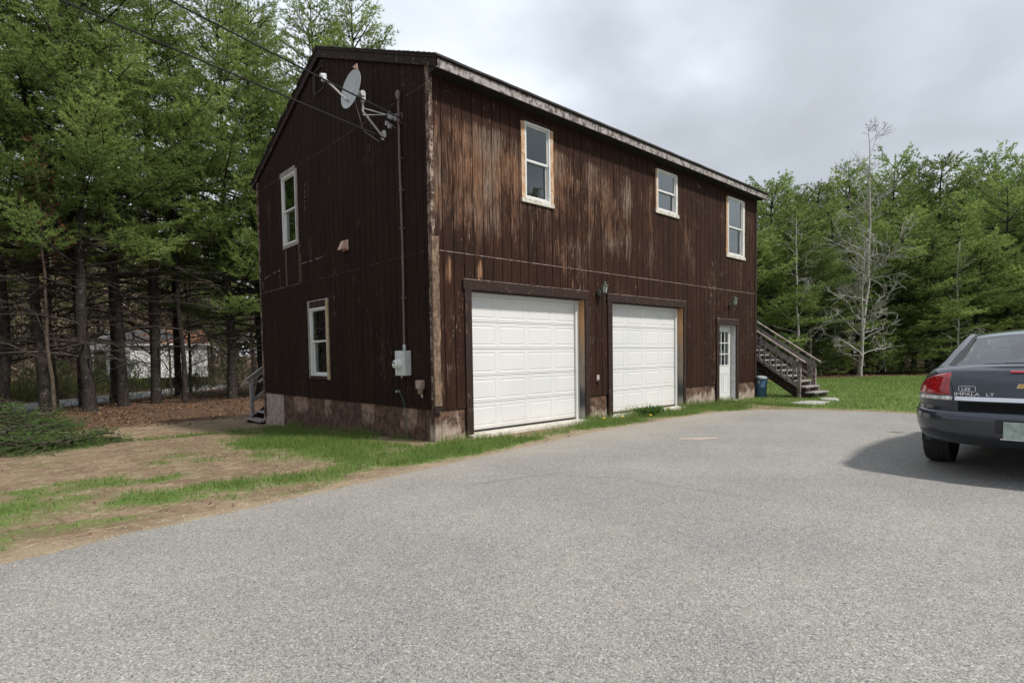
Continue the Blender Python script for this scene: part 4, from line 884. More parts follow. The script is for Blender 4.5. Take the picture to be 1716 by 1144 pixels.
def pine_meshes(seed, H, zb, R, r0, kb=5, sp=.115, bl=.16, bw=.026, whorl=.55, dead0=None, wood=3, ndead=26, full=.7, step=.15):
    rg = np.random.default_rng(seed); zt = np.arange(0, 1.001, .07)
    wob = np.cumsum(rg.normal(0, .045, (len(zt), 2)), 0) * (H / 18); wob -= wob[0]
    tp = np.c_[wob[:, 0], wob[:, 1], zt * H - .25]; tr = r0 * (1 - zt) ** .85 + .012; tr[0] *= 1.2
    ctr = lambda z: np.array([np.interp(z, tp[:, 2], tp[:, 0]), np.interp(z, tp[:, 2], tp[:, 1]), z])
    trunk = tubes_np([(tp, tr)], 9)
    woodp = []; TP = []; TA = []; TN = []
    z = zb
    while z < H - .25:
        t = (z - zb) / (H - zb); nb = rg.integers(3, 6); a0 = rg.uniform(0, 6.28)
        for i in range(nb):
            az = a0 + i * 6.283 / nb + rg.normal(0, .25); pr = ((1 - t) ** full) * (.55 + .45 * min(1, t * 4 + .35))
            Lb = R * pr * rg.uniform(.55, 1.12) + .38; el = rg.normal(.12 + .75 * t ** 2, .13)
            s = np.linspace(0, 1, 6)[:, None]; hd = np.array([math.cos(az), math.sin(az), 0]); side = np.array([-hd[1], hd[0], 0])
            c_ = rg.normal(0, .12); bt = rg.random()
            pts = ctr(z) + hd * s * Lb * math.cos(el) + side * (s ** 2) * Lb * c_ + np.array([0, 0, 1]) * (s * Lb * math.sin(el) - .10 * Lb * s + .20 * Lb * s ** 2.2)
            woodp.append((pts, np.linspace(.018 + .011 * Lb, .006, 6)))
            st_ = rg.uniform(.18, .32) if t > .15 else rg.uniform(.35, .6); ss_ = np.arange(st_, 1.0, step / Lb)
            for sv in ss_:
                p0 = np.array([np.interp(sv, s[:, 0], pts[:, q]) for q in range(3)])
                for sg in (-1, 1):
                    if rg.random() < .14: continue
                    lt = min(1.15, (.30 + .62 * (1.1 - sv) * Lb * .55)) * rg.uniform(.6, 1.15); ang = rg.uniform(.55, 1.05) * sg
                    d = hd * math.cos(ang) + side * math.sin(ang) + np.array([0, 0, rg.normal(.14, .14)]); m_ = max(2, int(lt / sp)); q = np.linspace(.22, 1, m_)[:, None]
                    TP.append(p0 + d * lt * q + np.array([0, 0, .10]) * lt * q ** 2 + rg.normal(0, .025, (m_, 3))); TA.append(np.repeat((d * .8 + np.array([0, 0, .35]))[None], m_, 0)); TN.append(bt + rg.normal(0, .08))
                    if wood == 3 and lt > .5: woodp.append((np.array([p0, p0 + d * lt * .55, p0 + d * lt * .9 + [0, 0, .08 * lt]]), np.array([.008, .006, .003])))
            q = np.linspace(.6, 1.03, max(3, int(Lb * .4 / sp)))
            TP.append(np.stack([np.interp(q, s[:, 0], pts[:, a]) for a in range(3)], -1)); TA.append(np.repeat((hd * .7 + np.array([0, 0, .5]))[None], len(q), 0)); TN.append(bt)
        z += whorl * rg.uniform(.7, 1.25) * (1 - .35 * t)
    q = np.linspace(H - .9, H - .2, 8); TP.append(np.stack([ctr(v) for v in q])); TA.append(np.repeat(np.array([[0, 0, 1.]]), 8, 0)); TN.append(.6)
    deadp = []
    if dead0 is not None:
        for i in range(ndead):
            z = rg.uniform(dead0, zb + 1.2); az = rg.uniform(0, 6.28); Lb = rg.uniform(.7, R * 1.0); hd = np.array([math.cos(az), math.sin(az), 0]); side = np.array([-hd[1], hd[0], 0])
            s = np.linspace(0, 1, 7)[:, None]; dr = rg.uniform(-.05, .30); cv = rg.normal(0, .22)
            pts = ctr(z) + hd * s * Lb + side * s ** 2 * Lb * cv + np.array([0, 0, 1]) * (Lb * (.30 * s - (dr + .25) * s ** 2)) + np.c_[rg.normal(0, .02, (7, 3)) * np.arange(7)[:, None] / 3]
            rb = .012 + .010 * Lb; deadp.append((pts, np.linspace(rb, .005, 7)))
            for j in range(int(3 + Lb * 2.6)):
                sv = rg.uniform(.2, 1); p0 = np.array([np.interp(sv, s[:, 0], pts[:, q_]) for q_ in range(3)]); an = rg.uniform(.5, 1.2) * rg.choice([-1, 1])
                d = hd * math.cos(an) + side * math.sin(an) + np.array([0, 0, rg.normal(-.05, .25)]); lt = rg.uniform(.25, .9)
                p1 = p0 + d * lt * .5 + rg.normal(0, .03, 3); p2 = p0 + d * lt + rg.normal(0, .07, 3)
                deadp.append((np.array([p0, p1, p2]), np.array([.009, .006, .003])))
                if rg.random() < .6:
                    d2 = d + rg.normal(0, .5, 3); deadp.append((np.array([p1, p1 + d2 * lt * .25, p1 + d2 * lt * .5]), np.array([.006, .004, .0025])))
    tone = np.concatenate([np.full(len(q), t_) for q, t_ in zip(TP, TN)]); TP = np.concatenate(TP); TA = np.concatenate(TA)
    cv_, cf_ = blades(TP, TA, kb, bl, bw, rg); tone = np.repeat(tone, kb * 3)
    tm = npmesh('trunk', trunk[0], trunk[1], M_bark, True)
    wv, wf = tubes_np(woodp, 3); bm_ = npmesh('branches', wv, wf, M_bark)
    dm = None
    if deadp: dv_, df_ = tubes_np(deadp, 3); dm = npmesh('dead_branches', dv_, df_, M_dead)
    return tm, bm_, dm, (cv_, cf_, tone)
def crown_mesh(c, m):
    me = npmesh('crown', c[0], c[1], m); a = me.attributes.new('tone', 'FLOAT', 'POINT'); a.data.foreach_set('value', c[2].astype(np.float32)); return me
ORD = ['first', 'second', 'third', 'fourth', 'fifth', 'sixth', 'seventh', 'eighth', 'ninth', 'tenth', 'eleventh', 'twelfth', 'thirteenth', 'fourteenth']
protos = {}
def tree_proto(key, mat, **kw):
    t, b_, d, c = pine_meshes(**kw); protos[key] = [('trunk', t), ('branches', b_), ('crown', crown_mesh(c, mat))] + ([('dead_branches', d)] if d else [])
def plant(key, name, x, y, lab, cat, group, rz=0, s=1.0, z=None, sz=None):
    r = empty(name, lab, cat, (x, y, float(gz(x, y)) if z is None else z), rz, group); r.scale = (s, s, sz or s)
    for nm, me in protos[key]:
        o = link(nm, me, r)
        if nm in ('branches', 'dead_branches', 'twigs', 'stems', 'leaves'): o['kind'] = 'stuff'
    return r
tree_proto('tall_a', M_pine, seed=11, H=19, zb=6.0, R=4.6, r0=.19, dead0=2.0, ndead=30, whorl=.72, kb=8, bl=.17, bw=.026)
tree_proto('tall_b', M_pine, seed=12, H=18, zb=5.2, R=4.7, r0=.20, dead0=1.6, ndead=30, whorl=.76, kb=8, bl=.17, bw=.026)
tree_proto('tall_c', M_pine, seed=13, H=18.5, zb=6.4, R=4.3, r0=.17, dead0=2.0, ndead=26, whorl=.76, kb=8, bl=.17, bw=.026)
tree_proto('edge', M_pine, seed=14, H=16.5, zb=3.4, R=4.4, r0=.17, dead0=1.6, ndead=16, whorl=.68, kb=8, bl=.17, bw=.026)
tree_proto('thin', M_pine, seed=15, H=15, zb=7.0, R=2.6, r0=.09, dead0=2.0, ndead=16)
lx = dict(kb=9, sp=.14, bl=.20, bw=.038, wood=1, step=.155)
tree_proto('wood_a', M_pine2, seed=21, H=12.5, zb=1.9, R=3.3, full=.62, r0=.15, dead0=.6, ndead=18, whorl=.78, **lx)
tree_proto('wood_b', M_pine, seed=22, H=12, zb=1.3, R=3.4, r0=.15, dead0=.5, ndead=16, whorl=.82, full=.58, **lx)
tree_proto('wood_c', M_pine2, seed=23, H=13, zb=3.0, R=3.1, full=.6, r0=.16, dead0=.8, ndead=26, whorl=.8, **lx)
tree_proto('wood_d', M_pine, seed=27, H=12, zb=2.2, R=3.8, full=.55, r0=.17, dead0=.8, ndead=20, whorl=.95, **lx)
tree_proto('sapling', M_pine, seed=24, H=2.2, zb=.15, R=1.1, r0=.03, whorl=.28, kb=5, sp=.10, bl=.16, bw=.03, wood=1)
# left-hand grove, front row
FR = [('tall_a', -6.6, 18.6, 'big pine trunk at the far left edge of the grove beyond the brush pile', .3, 1.0), ('tall_b', -4.74, 19.75, 'leftmost wide pine trunk rising right behind the brush pile', 1.0, 1.0),
      ('tall_c', -3.63, 19.06, 'pine trunk between the brush pile and the lichen-spotted pine', 2.2, 1.0), ('tall_b', -2.44, 18.26, 'pine with pale lichen spots standing nearest the dirt yard', 3.9, 1.0),
      ('tall_a', -1.17, 19.76, 'pine trunk just left of the white outbuilding wall', 4.4, 1.0), ('tall_c', .07, 20.44, 'thick straight pine trunk in front of the white outbuilding', 5.0, 1.08),
      ('thin', .99, 19.73, 'slim pine in front of the white outbuilding', .5, 1.05), ('edge', 3.04, 20.22, 'pine with a low bright green bough beside the gable corner', 3.4, 1.12), ('edge', 4.76, 21.73, 'pine half hidden behind the gable corner', 1.4, 1.22)]
for kname, x, y, lab, rzz, s in FR: plant(kname, 'pine_tree', x, y, lab, 'pine tree', 'pines of the left grove', rzz, s)
plant('edge', 'pine_tree', 8.0, 17.2, 'pine rising behind the ridge of the brown garage', 'pine tree', 'pines of the left grove', 2.6, 1.12)
plant('edge', 'pine_tree', 6.7, 18.8, 'pine whose top shows at the left slope of the garage roof', 'pine tree', 'pines of the left grove', 4.6, 1.14)
plant('tall_a', 'pine_tree', 6.0, 24.5, 'tall pine behind the roof peak left of the ridge pine', 'pine tree', 'pines of the left grove', 2.0, 1.05)
for i, (x, y, s) in enumerate([(-9, 21.5, 1), (-5.6, 24.0, 1.05), (-2.0, 24.2, 1.0), (1.9, 25.0, .95), (-7.3, 27.5, 1), (-.4, 28.4, .9)]):
    plant(['tall_b', 'tall_c', 'tall_a', 'tall_c'][i % 4], 'pine_tree', x, y, 'tall pine in the second row of the left grove', 'pine tree', 'second-row pines of the left grove', i * 1.3 + .4, s)
for i, (x, y, s) in enumerate([(-9, 38, .9), (-5, 44, .85), (-1, 50, 1), (12.5, 46, .9), (9.5, 56, 1.1), (3.5, 58, 1.0), (15, 39, .85), (19, 44, .9), (-12, 50, 1.0), (14, 58, 1.1), (13.5, 31, .85)]):
    plant(['edge', 'tall_c', 'tall_b'][i % 3], 'pine_tree', x, y, 'distant pine standing beyond the narrow road', 'pine tree', 'pines beyond the narrow road', i * 1.7, s)
# right-hand wood
R1 = [(1262, 18.95, 16.06, 0), (0, 0, 0, 0)]
ROW1 = [(1262, 23.0, 5.45, 7.5), (1292, 25.71, 5.71, 9.3), (1326, 24.93, 4.38, 8.5), (1362, 26.82, 4.03, 8.4), (1392, 28.61, 3.76, 9.1), (1425, 31.09, 3.54, 10.0), (1478, 31.25, 2.04, 8.3), (1512, 31.48, 1.16, 9.3), (1556, 31.31, -0.03, 8.6), (1598, 34.17, -0.59, 9.6), (1640, 34.55, -1.6, 8.9), (1688, 37.69, -2.42, 10.8), (1735, 38.87, -3.49, 10.4), (1790, 41.67, -4.67, 10.4)]
ROW2 = [(1285, 29.61, 7.58, 11.4), (1330, 32.91, 7.29, 11.1), (1372, 33.02, 5.85, 11.5), (1415, 35.31, 5.12, 12.6), (1450, 38.59, 4.85, 12.4), (1490, 37.43, 3.21, 13.6), (1530, 40.98, 2.7, 13.5), (1575, 39.83, 1.04, 13.3), (1612, 43.42, 0.49, 13.3), (1655, 42.09, -1.0, 13.6), (1700, 46.05, -1.88, 14.1), (1750, 46.16, -3.33, 13.4), (1810, 49.33, -4.84, 14.1)]
ROW3 = [(1300, 40.3, 11.41), (1350, 44.16, 10.62), (1400, 43.75, 8.29), (1460, 49.28, 7.34), (1510, 48.74, 5.13), (1560, 51.73, 3.77), (1620, 52.62, 1.62), (1680, 57.39, 0.01), (1740, 58.23, -2.1), (1240, 38.22, 13.28)]
for i, (u, x, y, h) in enumerate(ROW1):
    kk = ['wood_b', 'wood_d', 'wood_a', 'wood_b', 'wood_c', 'wood_d'][i % 6]; H0 = {'wood_a': 12.5, 'wood_b': 12, 'wood_c': 13, 'wood_d': 12}[kk]; h *= [.95, .85, 1.0, .76, 1.0, .9, .8][i % 7]
    plant(kk, 'pine_tree', x, y, 'bushy green pine, ' + ORD[i] + ' from the garage in the row along the lawn', 'pine tree', 'front-row pines along the lawn', i * 2.1, [.95, .8, 1.05, .9][i % 4], None, h / H0)
for i, (u, x, y, h) in enumerate(ROW2):
    kk = ['wood_d', 'wood_a', 'wood_c', 'wood_b', 'wood_d'][i % 5]; H0 = {'wood_a': 12.5, 'wood_b': 12, 'wood_c': 13, 'wood_d': 12}[kk]
    plant(kk, 'pine_tree', x, y, 'taller pine whose top is ' + ORD[i] + ' from the garage above the front row', 'pine tree', 'taller pines behind the front row', i * 1.3 + 1, [1.15, .9, 1.0, 1.2][i % 4], None, h / H0)
for i, (u, x, y) in enumerate(ROW3): plant(['wood_c', 'wood_a'][i % 2], 'pine_tree', x, y, 'shaded pine deep in the right-hand wood', 'pine tree', 'pines deep in the right-hand wood', i * .9, 1.1)
for i, (x, y, s) in enumerate([(33.6, -.6, .9), (30.3, .9, 1.1), (29.0, 1.6, .9), (27.6, 3.1, .6), (26.1, 3.6, .8), (24.2, 5.2, 1.0), (22.0, 6.2, .9)]):
    plant('sapling', 'pine_sapling', x, y, 'low young pine at the lawn edge, ' + ORD[i] + ' of seven from the car side', 'young pine', 'young pines at the lawn edge', i * 1.1, s)
# bare deciduous trees
def bare_meshes(seed, H, r0, mat, zb=.18, R=.30, twig=3, up=.75, leaf=None, dens=1.0, rmin=.0035):
    rg = np.random.default_rng(seed); zt = np.linspace(0, 1, 14); wob = np.cumsum(rg.normal(0, .05, (14, 2)), 0) * H / 10; wob -= wob[0]
    tp = np.c_[wob, zt * H - .2]; tr = r0 * (1 - zt) ** .9 + .008; P = []; tips = []
    ctr = lambda z: np.array([np.interp(z, tp[:, 2], tp[:, 0]), np.interp(z, tp[:, 2], tp[:, 1]), z])
    def grow(p0, d, L_, r, lvl):
        n_ = 5; pts = [p0]; dd = d / np.linalg.norm(d)
        for i in range(n_): dd = dd + rg.normal(0, .17, 3) + np.array([0, 0, .05]); dd /= np.linalg.norm(dd); pts.append(pts[-1] + dd * L_ / n_)
        pts = np.array(pts); P.append((pts, np.linspace(r, max(rmin, r * .3), n_ + 1)))
        if lvl <= 0: tips.append(pts[-1]); tips.append(pts[3]); return
        for j in range(int(rg.integers(3, 6) * dens)):
            s_ = rg.uniform(.25, .98); q = pts[min(n_, int(s_ * n_))]; nd = dd + rg.normal(0, .62, 3); grow(q, nd, L_ * rg.uniform(.35, .6), r * .5, lvl - 1)
    z = H * zb
    while z < H * .97:
        t = z / H; L_ = H * R * (1 - t) ** .55 * rg.uniform(.5, 1.1) + .15; az = rg.uniform(0, 6.28); el = up * (.35 + .9 * t)
        grow(ctr(z), np.array([math.cos(az), math.sin(az), el]), L_, max(.007, np.interp(t, zt, tr) * .5), twig - 1 if L_ > .5 else 1)
        z += H * .030 * rg.uniform(.5, 1.5)
    a = tubes_np([(tp, tr)], 8); b_ = tubes_np(P, 3)
    res = [('trunk', npmesh('trunk', a[0], a[1], mat, True)), ('twigs', npmesh('twigs', b_[0], b_[1], mat))]
    if leaf:
        tips = np.array(tips); sel = tips[rg.random(len(tips)) < leaf[0]]; sel = sel[sel[:, 2] < leaf[4] * H] if len(leaf) > 4 else sel
        V, F = blades(sel, np.repeat([[0, 0, -.2]], len(sel), 0), leaf[1], leaf[2], leaf[2] * .6, rg, 1.2); res.append(('leaves', npmesh('leaves', V, F, leaf[3])))
    return res
protos['birch_tall'] = bare_meshes(31, 13.5, .105, M_birch, .22, .26, 3, 1.0, dens=1.5, rmin=.008)
protos['birch_mid'] = bare_meshes(32, 7.5, .085, M_birch, .10, .34, dens=1.4, rmin=.007)
protos['birch_small'] = bare_meshes(33, 8.8, .075, M_birch, .14, .24)
protos['birch_thin'] = bare_meshes(34, 6.6, .045, M_birch, .2, .22, 2)
protos['budding'] = bare_meshes(35, 14.5, .12, M_birch, .5, .20, 3, leaf=(.8, 2, .11, leafmat('budding_leaves', (.14, .15, .07), (.17, .15, .09), (.22, .20, .12))))
protos['brown_bare'] = bare_meshes(36, 11, .09, M_brush, .15, .26)
protos['brown_bare2'] = bare_meshes(37, 8, .05, M_brush, .12, .34)
protos['orange_leaf'] = bare_meshes(38, 10.5, .07, M_brush, .55, .20, 3, leaf=(1.0, 3, .13, M_leafb))
protos['bush'] = bare_meshes(39, 2.2, .02, M_brush, .05, .55, 2, .9, leaf=(.8, 4, .10, M_shrub), dens=1.3)
BI = [(1443, 26.18, 1.64, 6.8), (1440, 26.91, 1.92, 12.1), (1334, 23.53, 3.63, 7.8), (1362, 25.2, 3.47, 6.4), (1605, 31.17, -1.25, 6.8), (1762, 32.6, -4.56, 12.7)]
names = ['birch_mid', 'birch_tall', 'birch_small', 'birch_thin', 'birch_thin', 'budding']
labs = ['shorter pale bare tree whose trunk meets the lawn, in front of the tall one', 'tallest pale bare tree rising above the pines on the right', 'slim pale bare tree just right of the stairs', 'thin pale stem between the stairs tree and the tall bare tree',
        'thin pale forked stem in the wood left of the car roof', 'tall thin tree with small pale buds at the right edge']
for nme, (u, x, y, h), lb in zip(names, BI, labs):
    H0 = {'birch_mid': 7.5, 'birch_tall': 13.5, 'birch_small': 8.8, 'birch_thin': 6.6, 'budding': 14.5}[nme]; plant(nme, 'bare_tree', x, y, lb, 'bare tree', 'pale bare trees on the right', u * .37, 1.0, None, h / H0)
plant('orange_leaf', 'orange_leaf_tree', -3.5, 17.2, 'young tree holding dry orange leaves among the left pines', 'tree', None, .4, .88)
for i, (x, y) in enumerate([(-7.5, 23), (-4.6, 26.5), (-3.2, 22), (-1.6, 26.8), (.5, 23.2), (1.6, 28.5), (3.6, 30), (5.6, 29), (7.6, 31), (-6, 39), (-3.5, 41), (.5, 43), (8.5, 43.5), (9.6, 41), (11, 47), (-1, 38.5), (-8.5, 44), (4.6, 39.6), (6, 51), (0, 54), (-5, 52), (10, 37)]):
    plant(['brown_bare', 'brown_bare2'][i % 2], 'bare_tree', x, y, 'thin brown leafless tree among and behind the left pines', 'bare tree', 'brown leafless trees on the left', i * 1.9, 1.0 + .25 * (i % 3))
for i, (x, y, s) in enumerate([(-7, 37, 1.1), (-5.2, 37.2, 1), (-3.3, 38.4, .8), (-1.8, 39.2, 1.0), (.6, 41.8, 1.2), (2.8, 42.8, 1.0), (3.9, 43.2, .7), (6.5, 43.0, .5), (8.4, 43.6, .8), (10, 46.5, .9), (11.5, 49, 1), (13, 51, 1.1)]):
    plant('bush', 'shrub', x, y, 'leafy green shrub beyond the narrow road, ' + ORD[i] + ' from the left', 'shrub', 'shrubs beyond the narrow road', i * 2.3, s)
for i, (x, y, s) in enumerate([(2.3, 23.4, .5), (-6.0, 20.5, .5), (4.2, 24.5, .6)]): plant('bush', 'shrub', x, y, 'small low shrub between the pines of the left grove', 'shrub', 'low shrubs in the left grove', i, s)
# far woods, one mass
def far_woods(name, poly, n, hmin, hmax, mat1, seed, lean=0):
    rg = np.random.default_rng(seed); t = rg.random(n); a = np.array(poly); m_ = len(a) - 1; i = np.minimum((t * m_).astype(int), m_ - 1); f = t * m_ - i
    base = a[i] * (1 - f)[:, None] + a[i + 1] * f[:, None] + rg.normal(0, 4, (n, 2)); h = rg.uniform(hmin, hmax, n); P = []
    return base, h, rg
TP = []; TA = []; WP = []
rg = np.random.default_rng(77)
for poly, n, h0, h1 in (([(-60, 60), (-20, 68), (10, 74), (40, 66), (70, 52)], 150, 10, 17), ([(52, 34), (66, 14), (74, -8), (76, -40)], 90, 9, 14)):
    a = np.array(poly, float)
    for _ in range(n):
        t = rg.random() * (len(a) - 1); i = int(t); f = t - i; x, y = a[i] * (1 - f) + a[i + 1] * f + rg.normal(0, 4, 2); h = rg.uniform(h0, h1); z0 = float(gz(x, y))
        WP.append((np.array([[x, y, z0 - .3], [x + rg.normal(0, .2), y, z0 + h * .5], [x + rg.normal(0, .4), y, z0 + h]]), np.array([.17, .11, .02])))
        m_ = 260; tt = rg.beta(1.3, 1.5, m_); zc = z0 + h * (.12 + .88 * tt); rad = (1 - tt) ** .7 * 2.6 * np.sqrt(rg.random(m_)); az = rg.uniform(0, 6.28, m_)
        TP.append(np.stack([x + rad * np.cos(az), y + rad * np.sin(az), zc], -1)); TA.append(np.stack([np.cos(az) * .8, np.sin(az) * .8, np.full(m_, .2)], -1))
V, F = blades(np.concatenate(TP), np.concatenate(TA), 2, .95, .34, rg, .6)
M_farleaf = leafmat('far_foliage', (.035, .060, .026), (.075, .075, .040), (.10, .105, .045), .2)
link('far_woods', npmesh('far_woods', V, F, M_farleaf), None, kind='stuff', label='distant dark woods closing off both sides behind the nearer trees', category='woods')
wv, wf = tubes_np(WP, 4); link('far_woods_trunks', npmesh('far_woods_trunks', wv, wf, M_bark), None, kind='stuff', label='distant tree trunks within the far dark woods', category='woods')
# understorey: fine brown twigs and dead stems filling the dim middle distance on the left
def understorey(n, x0, x1, y0, y1, cond, hmax, w, seed):
    rg = np.random.default_rng(seed); x = rg.uniform(x0, x1, n); y = rg.uniform(y0, y1, n); m_ = cond(x, y); x, y = x[m_], y[m_]; n = len(x)
    z = gz(x, y) + rg.uniform(0, 1, n) ** 1.5 * hmax; D = rg.normal(0, 1, (n, 3)); D[:, 2] = np.abs(D[:, 2]) + .4; D /= np.linalg.norm(D, axis=1)[:, None]; S_ = np.cross(D, rg.normal(0, 1, (n, 3))); S_ /= np.linalg.norm(S_, axis=1)[:, None]
    P = np.stack([x, y, z], -1); L_ = rg.uniform(.4, 1.3, (n, 1)); return np.stack([P - S_ * w / 2, P + S_ * w / 2, P + D * L_], 1).reshape(-1, 3)
V = np.concatenate([understorey(110000, -26, 26, 38, 62, lambda x, y: road_d(x, y) > 7 + 3 * (x < -6) , 11.5, .10, 1), understorey(9000, -10, 12, 22, 40, lambda x, y: road_d(x, y) < -3.2, 2.2, .022, 2)])
k = NM('brown_understorey'); k.base(k.mix(k.ss(k.noise(.35, 3, .6), .42, .6), (.20, .150, .105), (.13, .135, .07))); k.rough(.95)
link('understorey', npmesh('understorey', V, np.arange(len(V)).reshape(-1, 3), k.m), None, kind='stuff', label='tangle of brown twigs filling the left-hand wood', category='undergrowth')
V = understorey(26000, -9, 14, 33, 52, lambda x, y: (road_d(x, y) > 2.6) & (road_d(x, y) < 6.5), .75, .05, 3)
link('verge_growth', npmesh('verge_growth', V, np.arange(len(V)).reshape(-1, 3), leafmat('verge_weeds', (.050, .075, .025), (.090, .110, .035), (.15, .12, .06), .3)), None, kind='stuff', label='low mixed green and brown growth on the bank beyond the road', category='undergrowth')
# pines added out of view across the drive for the window glass to reflect
for i, (x, y, s) in enumerate([(6, -26, 1), (11, -24, 1.1), (16, -27, 1.0), (21, -24, 1.05), (27, -25, 1.1)]):
    plant('wood_c', 'pine_tree', x, y, 'tall pine added across the drive, out of view, for the window glass to reflect', 'pine tree', 'unseen pines added for the window reflections', i * 1.2, s)

# ------------------------------------------------------------------ grass, litter
def scatter(n, x0, x1, y0, y1, dens, rg):
    x = rg.uniform(x0, x1, n); y = rg.uniform(y0, y1, n); k_ = rg.random(n) < dens(x, y); return x[k_], y[k_]
rg = np.random.default_rng(91)
def grass_obj(x, y, h, w, mat, name, lab):
    n = len(x); z = gz(x, y) - .01; az = rg.uniform(0, 6.28, n); ln = h * rg.uniform(.5, 1.3, n); bend = rg.normal(0, .35, (n, 2)); sx_, sy_ = np.cos(az) * w / 2, np.sin(az) * w / 2
    V = np.stack([np.stack([x - sx_, y - sy_, z], -1), np.stack([x + sx_, y + sy_, z], -1), np.stack([x + bend[:, 0] * ln, y + bend[:, 1] * ln, z + ln], -1)], 1).reshape(-1, 3)
    return V
M_grass = leafmat('grass_blades', (.100, .175, .038), (.165, .250, .062), (.27, .30, .12), .45)
inb = lambda x, y: ~((x > .02) & (x < L) & (y > .03) & (y < Wd))
x, y = scatter(230000, -6, 9.2, -1.95, 6.5, lambda x, y: (sst(.30, .95, grass_d(x, y) + .22 * (vnoise(x, y, 9, 51) - .5)) * inb(x, y) * (dry(x, y) < -.03)), rg)
tall = 1 + 1.3 * np.exp(-((np.minimum(np.abs(y) + 5 * (x < -.1), np.abs(x) + 5 * (y < 0)) - .08) / .28) ** 2); clump = .55 + .9 * vnoise(x, y, 4, 52)
far_ = np.clip(1.1 - .25 * np.clip(-x - 2.2, 0, 2.4), .45, 1)
V1 = grass_obj(x, y, .085 * tall * clump * far_, .010, None, '', '')
x2, y2 = scatter(150000, 7.5, 34, -8, 12, lambda x, y: sst(.35, .9, grass_d(x, y)) * inb(x, y) * (dry(x, y) < -.03) * np.clip(1.4 - x / 40, .4, 1), rg)
V2 = grass_obj(x2, y2, .075 * (.5 + vnoise(x2, y2, 2, 53)), .016 + .0006 * (x2 - 8), None, '', '')
V = np.concatenate([V1, V2]); link('grass', npmesh('grass', V, np.arange(len(V)).reshape(-1, 3), M_grass), None, kind='stuff', label='short green grass along the foundation and over the lawn', category='grass')
M_litter = leafmat('fallen_leaves', (.10, .058, .036), (.18, .105, .064), (.30, .21, .14), .2)
x, y = scatter(60000, -9, 12, 7, 30, lambda x, y: litter_d(x, y) * np.clip(1.5 - y / 24, .25, 1) * sst(.30, .62, vnoise(x, y, .9, 71, 5)) * (road_d(x, y) < -2.2), rg)
x2, y2 = scatter(26000, 12, 42, -9, 12, lambda x, y: sst(-.6, .5, tl(x, y)) * (1 - sst(1.5, 5, tl(x, y))), rg)
x3, y3 = scatter(1700, -6, 3, -1.9, 9, lambda x, y: (dry(x, y) < .0) * inb(x, y) * .7 + 0 * x, rg)
x4, y4 = scatter(9000, -14, 22, 28, 60, lambda x, y: (road_d(x, y) > 2.2) * .9, rg)
def leaves(x, y, s): 
    n = len(x); P = np.stack([x, y, gz(x, y) + .012], -1); a = rg.uniform(0, 6.28, n); t = rg.normal(0, .35, (n, 2)); u = np.stack([np.cos(a), np.sin(a), t[:, 0]], -1) * s; v = np.stack([-np.sin(a), np.cos(a), t[:, 1]], -1) * s * .65
    return np.stack([P - u - v * .4, P + v, P + u, P - v], 1).reshape(-1, 3)
V = np.concatenate([leaves(x, y, .045), leaves(x2, y2, .06), leaves(x3, y3, .017), leaves(x4, y4, .08)])
link('leaf_litter', npmesh('leaf_litter', V, np.arange(len(V)).reshape(-1, 4), M_litter), None, kind='stuff', label='fallen orange and tan leaves on the floor of the woods', category='fallen leaves')
# pebbles and sand crumbs on the verge
x, y = scatter(9000, -6, 8.5, -2.6, .5, lambda x, y: (np.abs(dry(x, y) + .10) < .24 * (.3 + rg.random(len(x)))) * 1.0, rg)
n = len(x); P = np.stack([x, y, np.where(dry(x, y) > 0, .002, gz(x, y) + .003)], -1); s = rg.uniform(.003, .011, (n, 1)); tet = np.array([[1, 0, 0], [-.5, .9, 0], [-.5, -.9, 0], [0, 0, 1.1]])
V = (P[:, None] + tet[None] * s[:, :, None]).reshape(-1, 3); F = (np.arange(n)[:, None, None] * 4 + np.array([[0, 1, 3], [1, 2, 3], [2, 0, 3]])[None]).reshape(-1, 3)
link('verge_gravel', npmesh('verge_gravel', V, F, plain('sandy_gravel', (.36, .30, .22), .9, .3, 40)), None, kind='stuff', label='sandy gravel crumbs along the asphalt edge', category='gravel')
M_yel = plain('yellow_petals', (.75, .55, .02), .6)
for i, (x, y, lb) in enumerate([(3.13, -.74, 'yellow dandelion nearest the first overhead door'), (3.57, -.84, 'yellow dandelion in the grass between the overhead doors'), (4.15, -1.07, 'yellow dandelion closest to the asphalt'), (5.5, -.62, 'yellow dandelion in front of the far overhead door')]):
    r = empty('dandelion', lb, 'dandelion', (x, y, float(gz(x, y))), i, 'dandelions in the verge grass'); B().tube([(0, 0, 0), (.005, 0, .09), (.012, 0, .13)], .003, 5).obj('stem', M_shrub, r); B().lathe([(0, .125), (.012, .125), (.026, .14), (.020, .148), (0, .152)], 10, Matrix.Translation((.012, 0, 0))).obj('flower_head', M_yel, r)
rr_ = np.random.default_rng(8); P = rr_.normal(0, [.20, .07, .0], (150, 3)); A = np.c_[P[:, :2] * 2, np.full(150, .8)]
P[:, 2] = rr_.uniform(0, .14, 150); V, F = blades(P, A, 3, .10, .045, rr_, .6)
o = link('weed_clump', npmesh('weed_clump', V, F, M_shrub), None, label='leafy green weed clump against the far overhead door', category='weed', kind='stuff'); o.location = (5.15, -.42, float(gz(5.15, -.42)))
